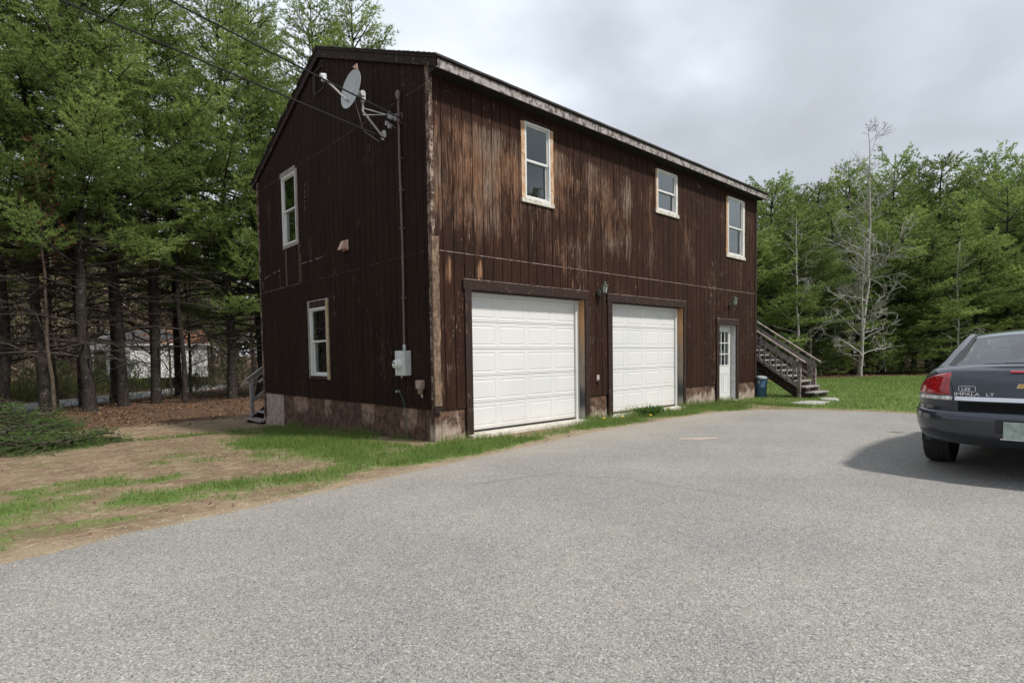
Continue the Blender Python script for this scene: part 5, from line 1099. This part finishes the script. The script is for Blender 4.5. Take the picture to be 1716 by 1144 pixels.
# brush pile
r = empty('brush_pile', 'heap of cut green pine boughs and bare sticks at the left edge of the yard', 'brush pile', (-4.9, 6.3, -.28))
rg = np.random.default_rng(64); paths = []; TP = []; TA = []
for i in range(210):
    cx0 = rg.uniform(-3.2, 1.3); wdt = np.clip((1.75 - cx0) / 2.2, .15, 1); cy0 = rg.normal(.1 - .25 * (cx0 > .3), .55 * wdt) ; hmax = 1.05 * wdt ** 1.1 * max(.25, 1 - abs(cy0) / 1.5); z0 = rg.uniform(.03, max(.06, hmax))
    az = rg.uniform(-.8, .8) + (math.pi if rg.random() < .3 else 0); Lb = rg.uniform(.7, 1.9) * (.5 + .5 * wdt); d = np.array([math.cos(az), math.sin(az), rg.normal(-.06, .10)])
    p = np.array([cx0, cy0, z0]); s = np.linspace(-.5, .5, 6)[:, None]; pts = p + d * s * Lb + rg.normal(0, .03, (6, 3)); pts[:, 2] = np.maximum(pts[:, 2], .02) ; paths.append((pts, np.linspace(.016, .005, 6)))
    if i < 115:
        for sv in np.arange(-.3, .5, .10 / Lb):
            q0 = p + d * sv * Lb
            for sg in (-1, 1):
                an = rg.uniform(.4, 1.0) * sg; dd = np.array([math.cos(az + an), math.sin(az + an), rg.normal(0, .2)]); lt = rg.uniform(.15, .42); q = np.linspace(.2, 1, 4)[:, None]; pp_ = q0 + dd * lt * q; pp_[:, 2] = np.maximum(pp_[:, 2], .03); TP.append(pp_); TA.append(np.repeat(dd[None], 4, 0))
a = tubes_np(paths, 5); link('boughs', npmesh('boughs', a[0], a[1], M_dead), r, kind='stuff')
V, F = blades(np.concatenate(TP), np.concatenate(TA), 5, .11, .012, rg, .55); link('needles', npmesh('needles', V, F, leafmat('cut_needles', (.070, .125, .042), (.115, .18, .055), (.17, .22, .08))), r, kind='stuff')
for i, (p, q, rad) in enumerate([((-1.5, -.9, .62), (-.2, .2, .40), .018), ((-.9, .5, .78), (1.4, -.1, .58), .014), ((-1.9, -.7, .66), (.4, -.9, .10), .016), ((-.4, -.8, .42), (1.0, -.75, .30), .013), ((-1.2, .2, .80), (.6, -.6, .30), .013), ((-1.8, .6, .85), (.9, .5, .72), .012), ((.2, .1, .36), (1.75, -.35, .12), .013), ((-1.5, -1.0, .40), (-.15, -1.0, .02), .018)]):
    p, q = np.array(p), np.array(q); s = np.linspace(0, 1, 7)[:, None]; pts = p + (q - p) * s + rg.normal(0, .03, (7, 3)) + np.array([0, 0, .1]) * np.sin(s * 3.1)
    a = tubes_np([(pts, np.linspace(rad, rad * .35, 7))], 6); link('bare_stick', npmesh('bare_stick', a[0], a[1], M_dead, True), r)
#@@PART4
# ------------------------------------------------------------------ the parked car (X forward from the rear bumper, Y left, Z up)
k = NM('dark_grey_car_paint'); k.base((.022, .028, .040)); k.b.inputs['Metallic'].default_value = .35; k.rough(k.ss(k.noise(2.5, 3), .3, .7, .26, .36)); k.b.inputs['Coat Weight'].default_value = 1.0; k.b.inputs['Coat Roughness'].default_value = .06
fl = k.n('ShaderNodeTexNoise'); fl.inputs['Scale'].default_value = 900; M_paint = k.m
k = NM('red_lamp'); k.base(k.mix(k.ss(k.vor(26).outputs['Distance'], .1, .5), (.55, .012, .015), (.28, .004, .008))); k.rough(.12); k.b.inputs['Coat Weight'].default_value = 1; M_red = k.m
k = NM('clear_lamp'); k.base(k.mix(k.ss(k.noise(1, 2, .5, k.scale(k.pos, (5, 60, 5))), .4, .6), (.75, .72, .70), (.38, .34, .33))); k.rough(.12); k.b.inputs['Coat Weight'].default_value = 1; M_clear = k.m
k = NM('chrome'); k.base((.78, .78, .80)); k.b.inputs['Metallic'].default_value = 1; k.rough(.12); M_chrome = k.m
k = NM('car_glass'); t = k.t; fr = k.n('ShaderNodeFresnel'); fr.inputs[0].default_value = 1.55
gl = k.n('ShaderNodeBsdfGlossy'); gl.inputs['Roughness'].default_value = .02; tr = k.n('ShaderNodeBsdfTransparent'); tr.inputs[0].default_value = (.80, .90, .89, 1); ms = k.n('ShaderNodeMixShader')
t.links.new(k.math('ADD', k.math('MULTIPLY', fr.outputs[0], 1.25), .05, True), ms.inputs[0]); t.links.new(tr.outputs[0], ms.inputs[1]); t.links.new(gl.outputs[0], ms.inputs[2]); t.links.new(ms.outputs[0], k.out.inputs[0]); M_cglass = k.m
M_tyre = plain('tyre_rubber', (.018, .018, .018), .8, .2, 30); M_trimb = plain('black_car_trim', (.014, .014, .015), .5); M_seat = plain('grey_seat_cloth', (.24, .24, .245), .8); M_rim = plain('alloy_rim', (.42, .42, .43), .3, .05, 6, .9)
M_gold = plain('gold_badge', (.62, .42, .14), .25, .05, 6, .9); M_plate = plain('white_green_plate', (.30, .37, .33), .5, .2, 25)
LEN = 5.09
zs_ = [.20, .23, .27, .32, .40, .48, .55, .60, .635, .652, .665, .73, .745, .78, .84, .90, .96, 1.0, 1.03, 1.05, 1.062]
hwf = lambda z: np.interp(z, [.20, .27, .35, .50, .62, .75, .88, .97, 1.03, 1.062], [.82, .865, .895, .922, .925, .915, .895, .860, .815, .765])
xrf = lambda z: np.interp(z, [.20, .24, .30, .45, .60, .635, .652, .665, .73, .745, .84, .96, 1.03, 1.062], [.20, .13, .045, .0, .0, .012, .03, .095, .10, .085, .10, .13, .165, .235])
xff = lambda z: np.interp(z, [.20, .27, .45, .58, .70, .80, .88, .96, 1.062], [.16, .06, .0, .01, .06, .13, .28, .62, 1.0])
ztop = lambda x: np.interp(x, [0, .5, 1.2, 2.5, 3.6, 4.2, 4.7, 5.09], [1.062, 1.075, 1.055, 1.01, .985, .95, .88, .82])
def outline(z, tr_, n=3.5, D=.52):
    """left half of the plan outline at nominal height z for parameter tr_ in [0, 3]"""
    hw = hwf(z)
    if tr_ <= 1: a = tr_ * math.pi / 2; q = math.sin(a) ** (2 / n); x = xrf(z) + D * (1 - math.cos(a) ** (2 / 2.6)); y = hw * q * .965
    elif tr_ <= 2: f = tr_ - 1; xa = xrf(z) + D; xb = LEN - xff(z) - .75; x = xa + (xb - xa) * f; y = hw * (.965 + .035 * math.sin(math.pi * f))
    else: a = (3 - tr_) * math.pi / 2; q = math.sin(a) ** (2 / 2.6); x = LEN - xff(z) - .75 * (1 - math.cos(a) ** (2 / 2.2)); y = hw * q * .965
    zt = float(ztop(min(max(x, 0), LEN))); zm = float(np.interp(x, [.5, .95], [.325, .20])); zz = zm + (z - .2) * (.6 - zm) / .4 if z < .6 else .6 + (z - .6) * (zt - .6) / (1.062 - .6)
    return Vector((x, y, zz))
def S(z, tr_, off=0.0):
    p = outline(z, tr_)
    if off:
        a = outline(z, min(tr_ + .02, 3)) - outline(z, max(tr_ - .02, 0)); b = outline(min(z + .01, 1.062), tr_) - outline(z - .01, tr_); n_ = b.cross(a)
        if n_.length > 1e-9:
            n_.normalize()
            if n_.dot(Vector((p.x - 2.5, p.y * 1.5, 0))) < 0: n_ = -n_
            p = p + n_ * off
    return p
CAR = Vector((1.80, -6.455, .003))
car = empty('parked_car', 'dark grey sedan seen from behind, cut by the right edge', 'car', CAR)
trs = list(np.linspace(0, 1, 25)) + list(np.linspace(1, 2, 60))[1:] + list(np.linspace(2, 3, 17))[1:]
arch = [(1.12, .36), (3.93, .36)]
b = B(); NT = len(trs); V = []
for s_ in (1, -1):
    for z in zs_:
        for t_ in trs: p = S(z, t_); V.append((p.x, p.y * s_, p.z))
F = []
for si in (0, 1):
    o = si * NT * len(zs_)
    for i in range(len(zs_) - 1):
        for j in range(NT - 1):
            q = (o + i * NT + j, o + i * NT + j + 1, o + (i + 1) * NT + j + 1, o + (i + 1) * NT + j); c = sum((Vector(V[a]) for a in q), Vector()) / 4
            if abs(c.y) > .7 and any((c.x - ax) ** 2 + (c.z - .335) ** 2 < (ar + .03) ** 2 for ax, ar in arch): continue
            F.append(q if si == 0 else tuple(reversed(q)))
b.add(V, F)
# top skin (deck, cowl, bonnet)
cap = []; 
for j in range(NT):
    p = S(1.062, trs[j]); row = []
    for q in np.linspace(-1, 1, 13): row.append((p.x, p.y * q, p.z + .030 * (1 - q * q) * min(1, p.y / .5)))
    cap += row
F = [(j * 13 + i, (j + 1) * 13 + i, (j + 1) * 13 + i + 1, j * 13 + i + 1) for j in range(NT - 1) for i in range(12) if not (.75 < cap[j * 13][0] < 3.75 and 1 < i < 10)]
b.add(cap, F)
me = b.mesh('body', M_paint); bm = bmesh.new(); bm.from_mesh(me); bmesh.ops.remove_doubles(bm, verts=bm.verts, dist=.0008); bmesh.ops.recalc_face_normals(bm, faces=bm.faces); bm.to_mesh(me); bm.free(); me.shade_smooth(); me.set_sharp_from_angle(angle=R_(55)); body = link('body', me, car)
B().box((1.55, -.78, .19), (4.7, .78, .32)).box((.25, -.66, .335), (1.549, .66, .55)).obj('underbody', M_trimb, car)
for ax, ar in arch:
    for s_ in (1, -1):
        b = B(); n_ = 24; V = []
        for i in range(n_ + 1):
            a = math.pi * (i / n_) * 1.12 - .06 * math.pi
            for rr, yy in ((ar - .005, .60), (ar - .005, .900), (ar + .008, .904), (ar + .06, .895)): V.append((ax + rr * math.cos(a), s_ * yy, max(.2, .335 + rr * math.sin(a))))
        b.add(V, [(4 * i + j, 4 * i + j + 1, 4 * i + 5 + j, 4 * i + 4 + j) for i in range(n_) for j in range(3)]); b.obj('wheel_arch', M_paint, car, smooth=True)
        b = B().lathe([(.325, -.115), (.338, -.085), (.340, 0), (.338, .085), (.325, .115), (.29, .12), (.235, .11), (.215, .09)], 40, Matrix.Translation((ax, s_ * .795, .337)) @ Matrix.Rotation(R_(-90 * s_), 4, 'X'))
        w = b.obj('wheel', M_tyre, car, smooth=True)
        b = B()
        for gq in (-.06, -.02, .02, .06): b.lathe([(.3405, gq - .004), (.3425, gq - .001), (.3425, gq + .001), (.3405, gq + .004)], 40, Matrix.Translation((ax, s_ * .795, .337)) @ Matrix.Rotation(R_(-90 * s_), 4, 'X'))
        b.obj('tread_rib', M_trimb, w, kind='stuff')
        b = B().lathe([(.218, .10), (.21, .112), (.19, .10), (.185, .02), (0, .02)], 30, Matrix.Translation((ax, s_ * .795, .337)) @ Matrix.Rotation(R_(-90 * s_), 4, 'X')); b.obj('rim', M_rim, w, smooth=True)
        b = B()
        for i in range(5):
            a = i * 2 * math.pi / 5; c = Vector((ax, s_ * .90, .337)); b.bar(c, c + Vector((math.cos(a) * .195, 0, math.sin(a) * .195)), .05, .02, (0, 1, 0))
        b.lathe([(0, 0), (.05, 0), (.045, .02), (0, .022)], 14, Matrix.Translation((ax, s_ * .90, .337)) @ Matrix.Rotation(R_(-90 * s_), 4, 'X')); b.obj('spokes', M_rim, w)
# cabin: roof, pillars, glass
RB, RT, FT, FB = (.60, .73, 1.055), (1.36, .585, 1.375), (2.95, .585, 1.41), (3.95, .74, .995)
b = B(); V = []; nx_, ny_ = 17, 15; x0, x1 = RT[0] - .03, FT[0] + .03
for i in range(nx_):
    fx = i / (nx_ - 1)
    for j in range(ny_):
        q = -1 + 2 * j / (ny_ - 1); zc = np.interp(fx, [0, .12, .35, .6, .85, 1], [1.385, 1.425, 1.455, 1.46, 1.445, 1.41]); V.append((x0 + (x1 - x0) * fx - .05 * (1 - q * q) * (1 - 2 * fx), .615 * q, zc - .055 * abs(q) ** 2.6 + .015))
b.add(V, [(i * ny_ + j, (i + 1) * ny_ + j, (i + 1) * ny_ + j + 1, i * ny_ + j + 1) for i in range(nx_ - 1) for j in range(ny_ - 1)])
b.add([(p[0], p[1], p[2] - .03) for p in V], [(i * ny_ + j, i * ny_ + j + 1, (i + 1) * ny_ + j + 1, (i + 1) * ny_ + j) for i in range(nx_ - 1) for j in range(ny_ - 1)])
b.obj('roof', M_paint, car, smooth=True)
def strip(path_a, path_b, name, mat, th=.03):
    b = B(); V = []
    for p, q in zip(path_a, path_b): V += [p, q, (p[0], p[1] * .94, p[2] - th * .4), (q[0], q[1] * .94, q[2] - th * .4)]
    n_ = len(path_a); Fz = []
    for i in range(n_ - 1):
        a = 4 * i; Fz += [(a, a + 1, a + 5, a + 4), (a + 2, a + 6, a + 7, a + 3), (a, a + 4, a + 6, a + 2), (a + 1, a + 3, a + 7, a + 5)]
    b.add(V, Fz); return b.obj(name, mat, car, smooth=True)
for s_ in (1, -1):
    def P(x, y, z): return (x, y * s_, z)
    # rear pillar: broad at the shoulder, sweeping up into the roof rail
    strip([P(.46, .735, 1.045), P(.66, .70, 1.12), P(.92, .665, 1.235), P(1.18, .63, 1.335), P(1.38, .612, 1.395), P(1.7, .61, 1.425), P(2.4, .61, 1.44), P(2.95, .61, 1.41), P(3.45, .66, 1.22), P(4.02, .73, .985)],
          [P(1.18, .80, 1.03), P(1.26, .775, 1.10), P(1.40, .735, 1.20), P(1.50, .69, 1.30), P(1.58, .655, 1.365), P(1.75, .655, 1.395), P(2.4, .655, 1.405), P(2.90, .655, 1.375), P(3.35, .70, 1.20), P(3.88, .785, .985)], 'pillar', M_paint)
    strip([P(.50, .67, 1.065), P(.70, .645, 1.135), P(.95, .618, 1.245), P(1.2, .59, 1.34), P(1.37, .575, 1.385)], [P(.455, .737, 1.044), P(.66, .70, 1.12), P(.92, .665, 1.235), P(1.18, .63, 1.335), P(1.38, .612, 1.395)], 'pillar', M_paint)
    b = B(); b.add([P(1.22, .785, 1.04), P(3.84, .775, .995), P(3.30, .69, 1.20), P(2.88, .65, 1.37), P(1.60, .65, 1.36), P(1.42, .725, 1.20)], [(0, 1, 2, 3, 4, 5)]); b.obj('side_window', M_cglass, car)
    strip([P(2.38, .79, 1.02), P(2.36, .655, 1.40)], [P(2.50, .79, 1.02), P(2.46, .655, 1.40)], 'pillar', M_trimb)
    strip([P(1.22, .80, 1.03), P(2.4, .81, 1.01), P(3.88, .79, .985)], [P(1.2, .84, 1.02), P(2.4, .86, 1.0), P(3.9, .84, .975)], 'belt_moulding', M_trimb)
    b = B().lathe([(0, 0), (.07, .0), (.085, .03), (.07, .10), (0, .12)], 12, Matrix.Translation((3.62, s_ * .98, 1.02)) @ Matrix.Diagonal((.8, 1.2, .75, 1)) ); b.obj('wing_mirror', M_paint, car, smooth=True)
    for x in (1.62, 2.72): B().box((x, s_ * .915 - .012, .86), (x + .17, s_ * .915 + .018, .885)).obj('door_handle', M_paint, car, bevel=.006)
def glass_patch(name, c4, mat, bulge=.03, n_=9):
    a, b_, c, d = [Vector(p) for p in c4]; bb = B(); V = []
    nrm = (b_ - a).cross(d - a).normalized()
    for i in range(n_):
        for j in range(n_):
            u, v = i / (n_ - 1), j / (n_ - 1); p = (a * (1 - u) + b_ * u) * (1 - v) + (d * (1 - u) + c * u) * v; V.append(p + nrm * bulge * (1 - (2 * u - 1) ** 2))
    bb.add(V, [(i * n_ + j, (i + 1) * n_ + j, (i + 1) * n_ + j + 1, i * n_ + j + 1) for i in range(n_ - 1) for j in range(n_ - 1)]); return bb.obj(name, mat, car, smooth=True)
glass_patch('rear_window', [(.505, .665, 1.066), (.505, -.665, 1.066), (1.355, -.573, 1.386), (1.355, .573, 1.386)], M_cglass, .05)
glass_patch('windscreen', [(4.0, -.70, .99), (4.0, .70, .99), (2.95, .59, 1.415), (2.95, -.59, 1.415)], M_cglass, .05)
for s_ in (1, -1):    # black ceramic border along each side of the rear window
    b = B(); V = []
    for i in range(8):
        f = i / 7; x = .515 + (1.35 - .515) * f; z = 1.072 + (1.388 - 1.072) * f; hw = .655 + (.565 - .655) * f; V += [(x, s_ * hw, z + .003), (x, s_ * (hw - .11 * (1 - .72 * f)), z + .012)]
    b.add(V, [(2 * i, 2 * i + 1, 2 * i + 3, 2 * i + 2) for i in range(7)]); b.obj('window_border', M_trimb, car)
B().box((.60, -.66, 1.0), (1.15, .66, 1.012)).obj('parcel_shelf', M_seat, car); B().box((3.4, -.68, .85), (3.98, .68, .975)).obj('dashboard', M_trimb, car)
B().box((1.10, -.64, .5), (1.30, .64, 1.13)).obj('rear_seat', M_seat, car, bevel=.05, smooth=True)
for y in (-.36, .36):
    B().box((1.14, y - .13, 1.10), (1.24, y + .13, 1.24)).obj('headrest', M_seat, car, bevel=.04, smooth=True); B().box((2.22, y - .24, .5), (2.40, y + .24, 1.10)).box((2.25, y - .13, 1.13), (2.34, y + .13, 1.27)).obj('front_seat', M_seat, car, bevel=.04, smooth=True)
B().lathe([(.17, 0), (.185, .012), (.19, 0), (.185, -.012), (.17, 0)], 24, Matrix.Translation((3.15, .36, .98)) @ Matrix.Rotation(R_(-65), 4, 'Y')).obj('steering_wheel', M_trimb, car, smooth=True)
def patch(name, mat, zf, tf, off, s_, na=22, nb=14, parent=None, th=.0):
    """surface patch of the body: zf(a, b) and tf(a, b) give height and outline parameter"""
    b = B(); V = []
    for i in range(na):
        for j in range(nb):
            a, c = i / (na - 1), j / (nb - 1); e_ = min(1, 4.0 * min(a, 1 - a) + .0, 4.0 * min(c, 1 - c)); p = S(zf(a, c), tf(a, c), -.004 + off * min(1, e_ * 2.5) ** .5); V.append((p.x, p.y * s_, p.z))
    b.add(V, [(i * nb + j, i * nb + j + 1, (i + 1) * nb + j + 1, (i + 1) * nb + j) for i in range(na - 1) for j in range(nb - 1)]); return b.obj(name, mat, parent or car, smooth=True)
def t_of_y(y, z):      # outline parameter where the half width is y
    lo, hi = 0, 1
    for _ in range(30):
        m_ = (lo + hi) / 2
        if outline(z, m_).y < y: lo = m_
        else: hi = m_
    return lo
for s_ in (1, -1):
    ztp = lambda a: 1.022 - .20 * a ** 1.6
    yin = lambda c: .535 + .062 * c
    tl_o = lambda c: 1.0 + .05 * (1 - c)
    patch('tail_lamp', M_red, lambda a, c: .800 + (ztp(a) - .800) * c, lambda a, c: t_of_y(yin(c), .9) * (1 - a) + tl_o(c) * a, .014, s_, parent=car)
    patch('reversing_lamp', M_clear, lambda a, c: .752 + .045 * c, lambda a, c: t_of_y(.53, .78) * (1 - a) + 1.055 * a, .013, s_, 22, 6)
def flat(name, mat, y0, y1, z0, z1, off, n_=24, nb=6):
    b = B(); V = []
    for i in range(n_):
        y = y0 + (y1 - y0) * i / (n_ - 1); ss_ = 1 if y >= 0 else -1
        for j in range(nb):
            z = z0 + (z1 - z0) * j / (nb - 1); p = S(z, t_of_y(abs(y), z)); V.append((p.x - off, y, p.z))
    b.add(V, [(i * nb + j, i * nb + j + 1, (i + 1) * nb + j + 1, (i + 1) * nb + j) for i in range(n_ - 1) for j in range(nb - 1)]); return b.obj(name, mat, car, smooth=True)
flat('chrome_strip', M_chrome, -.525, .525, .757, .795, .016); flat('painted_gap_shade', plain('gap_shade_black', (.003, .003, .003), 1.0), -.50, .50, .664, .752, .004)  # black sheet under the chrome strip puts the recess shade into colour
flat('stop_lamp', M_red, -.13, .13, 1.022, 1.040, .012, 10, 3)
flat('plate_recess', M_trimb, -.21, .21, .42, .60, .004)
B().box((-.028, -.152, .435), (-.018, .152, .585)).obj('licence_plate', M_plate, car, bevel=.004); B().box((-.030, -.17, .425), (-.012, .17, .434)).obj('plate_bracket', M_chrome, car)
flat('bumper_line', M_trimb, -.88, .88, .372, .376, .0015, 40, 2)
# lid shut lines
b = B()
for s_ in (1, -1):
    pts = [Vector((S(z, t_of_y(.525 + .06 * (z - .75) / .27, z)).x - .002, s_ * (.525 + .06 * (z - .75) / .27), S(z, 0).z)) for z in np.linspace(.75, 1.03, 8)]; b.tube(pts, .0035, 5)
b.obj('lid_seam', M_trimb, car)
# bow-tie badge
def poly_plate(name, pts, th, mat, x, y, z):
    n_ = len(pts); b = B(); b.add([(x, y - p[0], z + p[1]) for p in pts] + [(x + th, y - p[0], z + p[1]) for p in pts], [tuple(range(n_)), tuple(range(2 * n_ - 1, n_ - 1, -1))] + [(i, n_ + i, n_ + (i + 1) % n_, (i + 1) % n_) for i in range(n_)]); return b.obj(name, mat, car)
bx_ = S(.90, 0).x
bow = [(-.105, -.018), (-.028, -.018), (-.033, -.035), (.028, -.035), (.033, -.018), (.092, -.018), (.105, .018), (.028, .018), (.033, .035), (-.028, .035), (-.033, .018), (-.092, .018)]
poly_plate('badge', [(p[0] * 1.06, p[1] * 1.12) for p in bow], .010, M_chrome, bx_ - .012, -.03, .905); poly_plate('badge_face', bow, .004, M_gold, bx_ - .016, -.03, .905)
def text(body_, h, x, y, z, mat, name, sx=1.0, slant=.0):
    cu = bpy.data.curves.new(name, 'FONT'); cu.body = body_; cu.size = h; cu.extrude = .0015; cu.shear = slant; cu.offset = .0007
    o = bpy.data.objects.new(name, cu); col.objects.link(o); dg = bpy.context.evaluated_depsgraph_get(); me = bpy.data.meshes.new_from_object(o.evaluated_get(dg)); bpy.data.objects.remove(o); bpy.data.curves.remove(cu)
    me.transform(Matrix(((0, 0, -1, 0), (-1, 0, 0, 0), (0, 1, 0, 0), (0, 0, 0, 1))) @ Matrix.Diagonal((sx, 1, 1, 1))); me.materials.clear(); me.materials.append(mat)
    o = link(name, me, car); o.location = (x, y, z); return o
xt = S(.82, t_of_y(.45, .82)).x
M_letter = plain('bright_letters', (.62, .63, .65), .25, .05, 6, .6)
text('IMPALA', .042, xt - .024, .528, .806, M_letter, 'model_lettering', 1.35); text('LT', .042, xt - .030, .292, .806, M_letter, 'model_lettering', 1.35)
xt2 = S(.87, t_of_y(.45, .87)).x
text('LEE', .042, xt2 - .018, .475, .853, M_letter, 'dealer_lettering', 1.1)
b = B()
for (a, c_) in (((.49, .845), (.375, .845)), ((.49, .895), (.375, .895)), ((.495, .85), (.495, .89)), ((.37, .85), (.37, .89))): b.bar((xt2 - .018, a[0], a[1]), (xt2 - .018, c_[0], c_[1]), .005, .005)
b.obj('dealer_frame', M_letter, car)
# ------------------------------------------------------------------ buildings beyond the road
hb = empty('outbuilding', 'low white outbuilding with a dark leaf-covered roof beyond the narrow road', 'outbuilding', (3.15, 46.35, .2))
ang = -.106; hb.rotation_euler = (0, 0, ang)
M_wh = plain('weathered_white_siding', (.72, .72, .71), .8, .25, 2.5); M_gs = plain('grey_gable_siding', (.24, .25, .26), .8, .2, 3)
HL, HD, HH = 5.5, 6.0, 2.5
b = B()
B().box((0, 0, -.3), (HL, .12, HH)).obj('front_wall', M_wh, hb); B().box((HL - .12, .121, -.3), (HL, HD, HH)).obj('end_wall', M_gs, hb)
b = B().add([(0, .121, -.3), (0, HD, -.3), (0, HD, HH), (0, HD / 2, HH + 1.2), (0, .121, HH), (.1, .121, -.3), (.1, HD, -.3), (.1, HD, HH), (.1, HD / 2, HH + 1.2), (.1, .121, HH)], [(0, 4, 3, 2, 1), (5, 6, 7, 8, 9), (0, 1, 6, 5), (1, 2, 7, 6), (2, 3, 8, 7), (3, 4, 9, 8), (4, 0, 5, 9)]); b.obj('gable_wall', M_gs, hb)
B().add([(-2.75, -.9, -.3), (-.05, -.9, -.3), (-.05, -.9, 2.45), (-1.4, -.9, 3.35), (-2.75, -.9, 2.45), (-2.75, 2, -.3), (-.05, 2, -.3), (-.05, 2, 2.45), (-1.4, 2, 3.35), (-2.75, 2, 2.45)], [(0, 1, 2, 3, 4), (9, 8, 7, 6, 5), (0, 5, 6, 1), (1, 6, 7, 2), (2, 7, 8, 3), (3, 8, 9, 4), (4, 9, 5, 0)]).obj('side_bay', M_gs, hb)
for x in (-2.35, -1.2): B().box((x, -.93, 0), (x + .75, -.901, 2.0)).obj('doorway', M_dark, hb)
k = NM('leafy_roof'); X, Y, Z = k.sep(); k.base(k.mix(k.ss(k.math('ADD', k.noise(.6, 4, .6), k.math('MULTIPLY', k.math('SUBTRACT', X, 4.6), .07)), .52, .62), (.05, .05, .052), (.17, .080, .048))); k.rough(.9)
for s_ in (0, 1):
    ya, yb = (-.25, HD / 2) if s_ == 0 else (HD + .25, HD / 2); b = B().add([(-.2, ya, HH - .02), (HL + .2, ya, HH - .02), (HL + .2, yb, HH + 1.26), (-.2, yb, HH + 1.26), (-.2, ya, HH - .12), (HL + .2, ya, HH - .12), (HL + .2, yb, HH + 1.16), (-.2, yb, HH + 1.16)], BF); b.obj('roof', k.m, hb)
B().box((-.2, -.29, HH - .16), (HL + .2, -.251, HH)).obj('fascia_board', M_vinyl, hb)
hb2 = empty('outbuilding', 'small pale shed glimpsed far left between the pine trunks', 'outbuilding', (-4.9, 57.3, 1.2)); hb2.rotation_euler = (0, 0, ang)
B().box((0, 0, -.6), (4.6, 3.4, 1.5)).obj('wall', M_wh, hb2); B().add([(-.2, -.2, 1.5), (4.8, -.2, 1.5), (4.8, 1.7, 2.5), (-.2, 1.7, 2.5), (-.2, 3.6, 1.5), (4.8, 3.6, 1.5)], [(0, 1, 2, 3), (3, 2, 5, 4), (0, 3, 4), (1, 5, 2), (0, 4, 5, 1)]).obj('roof', M_shingle, hb2)
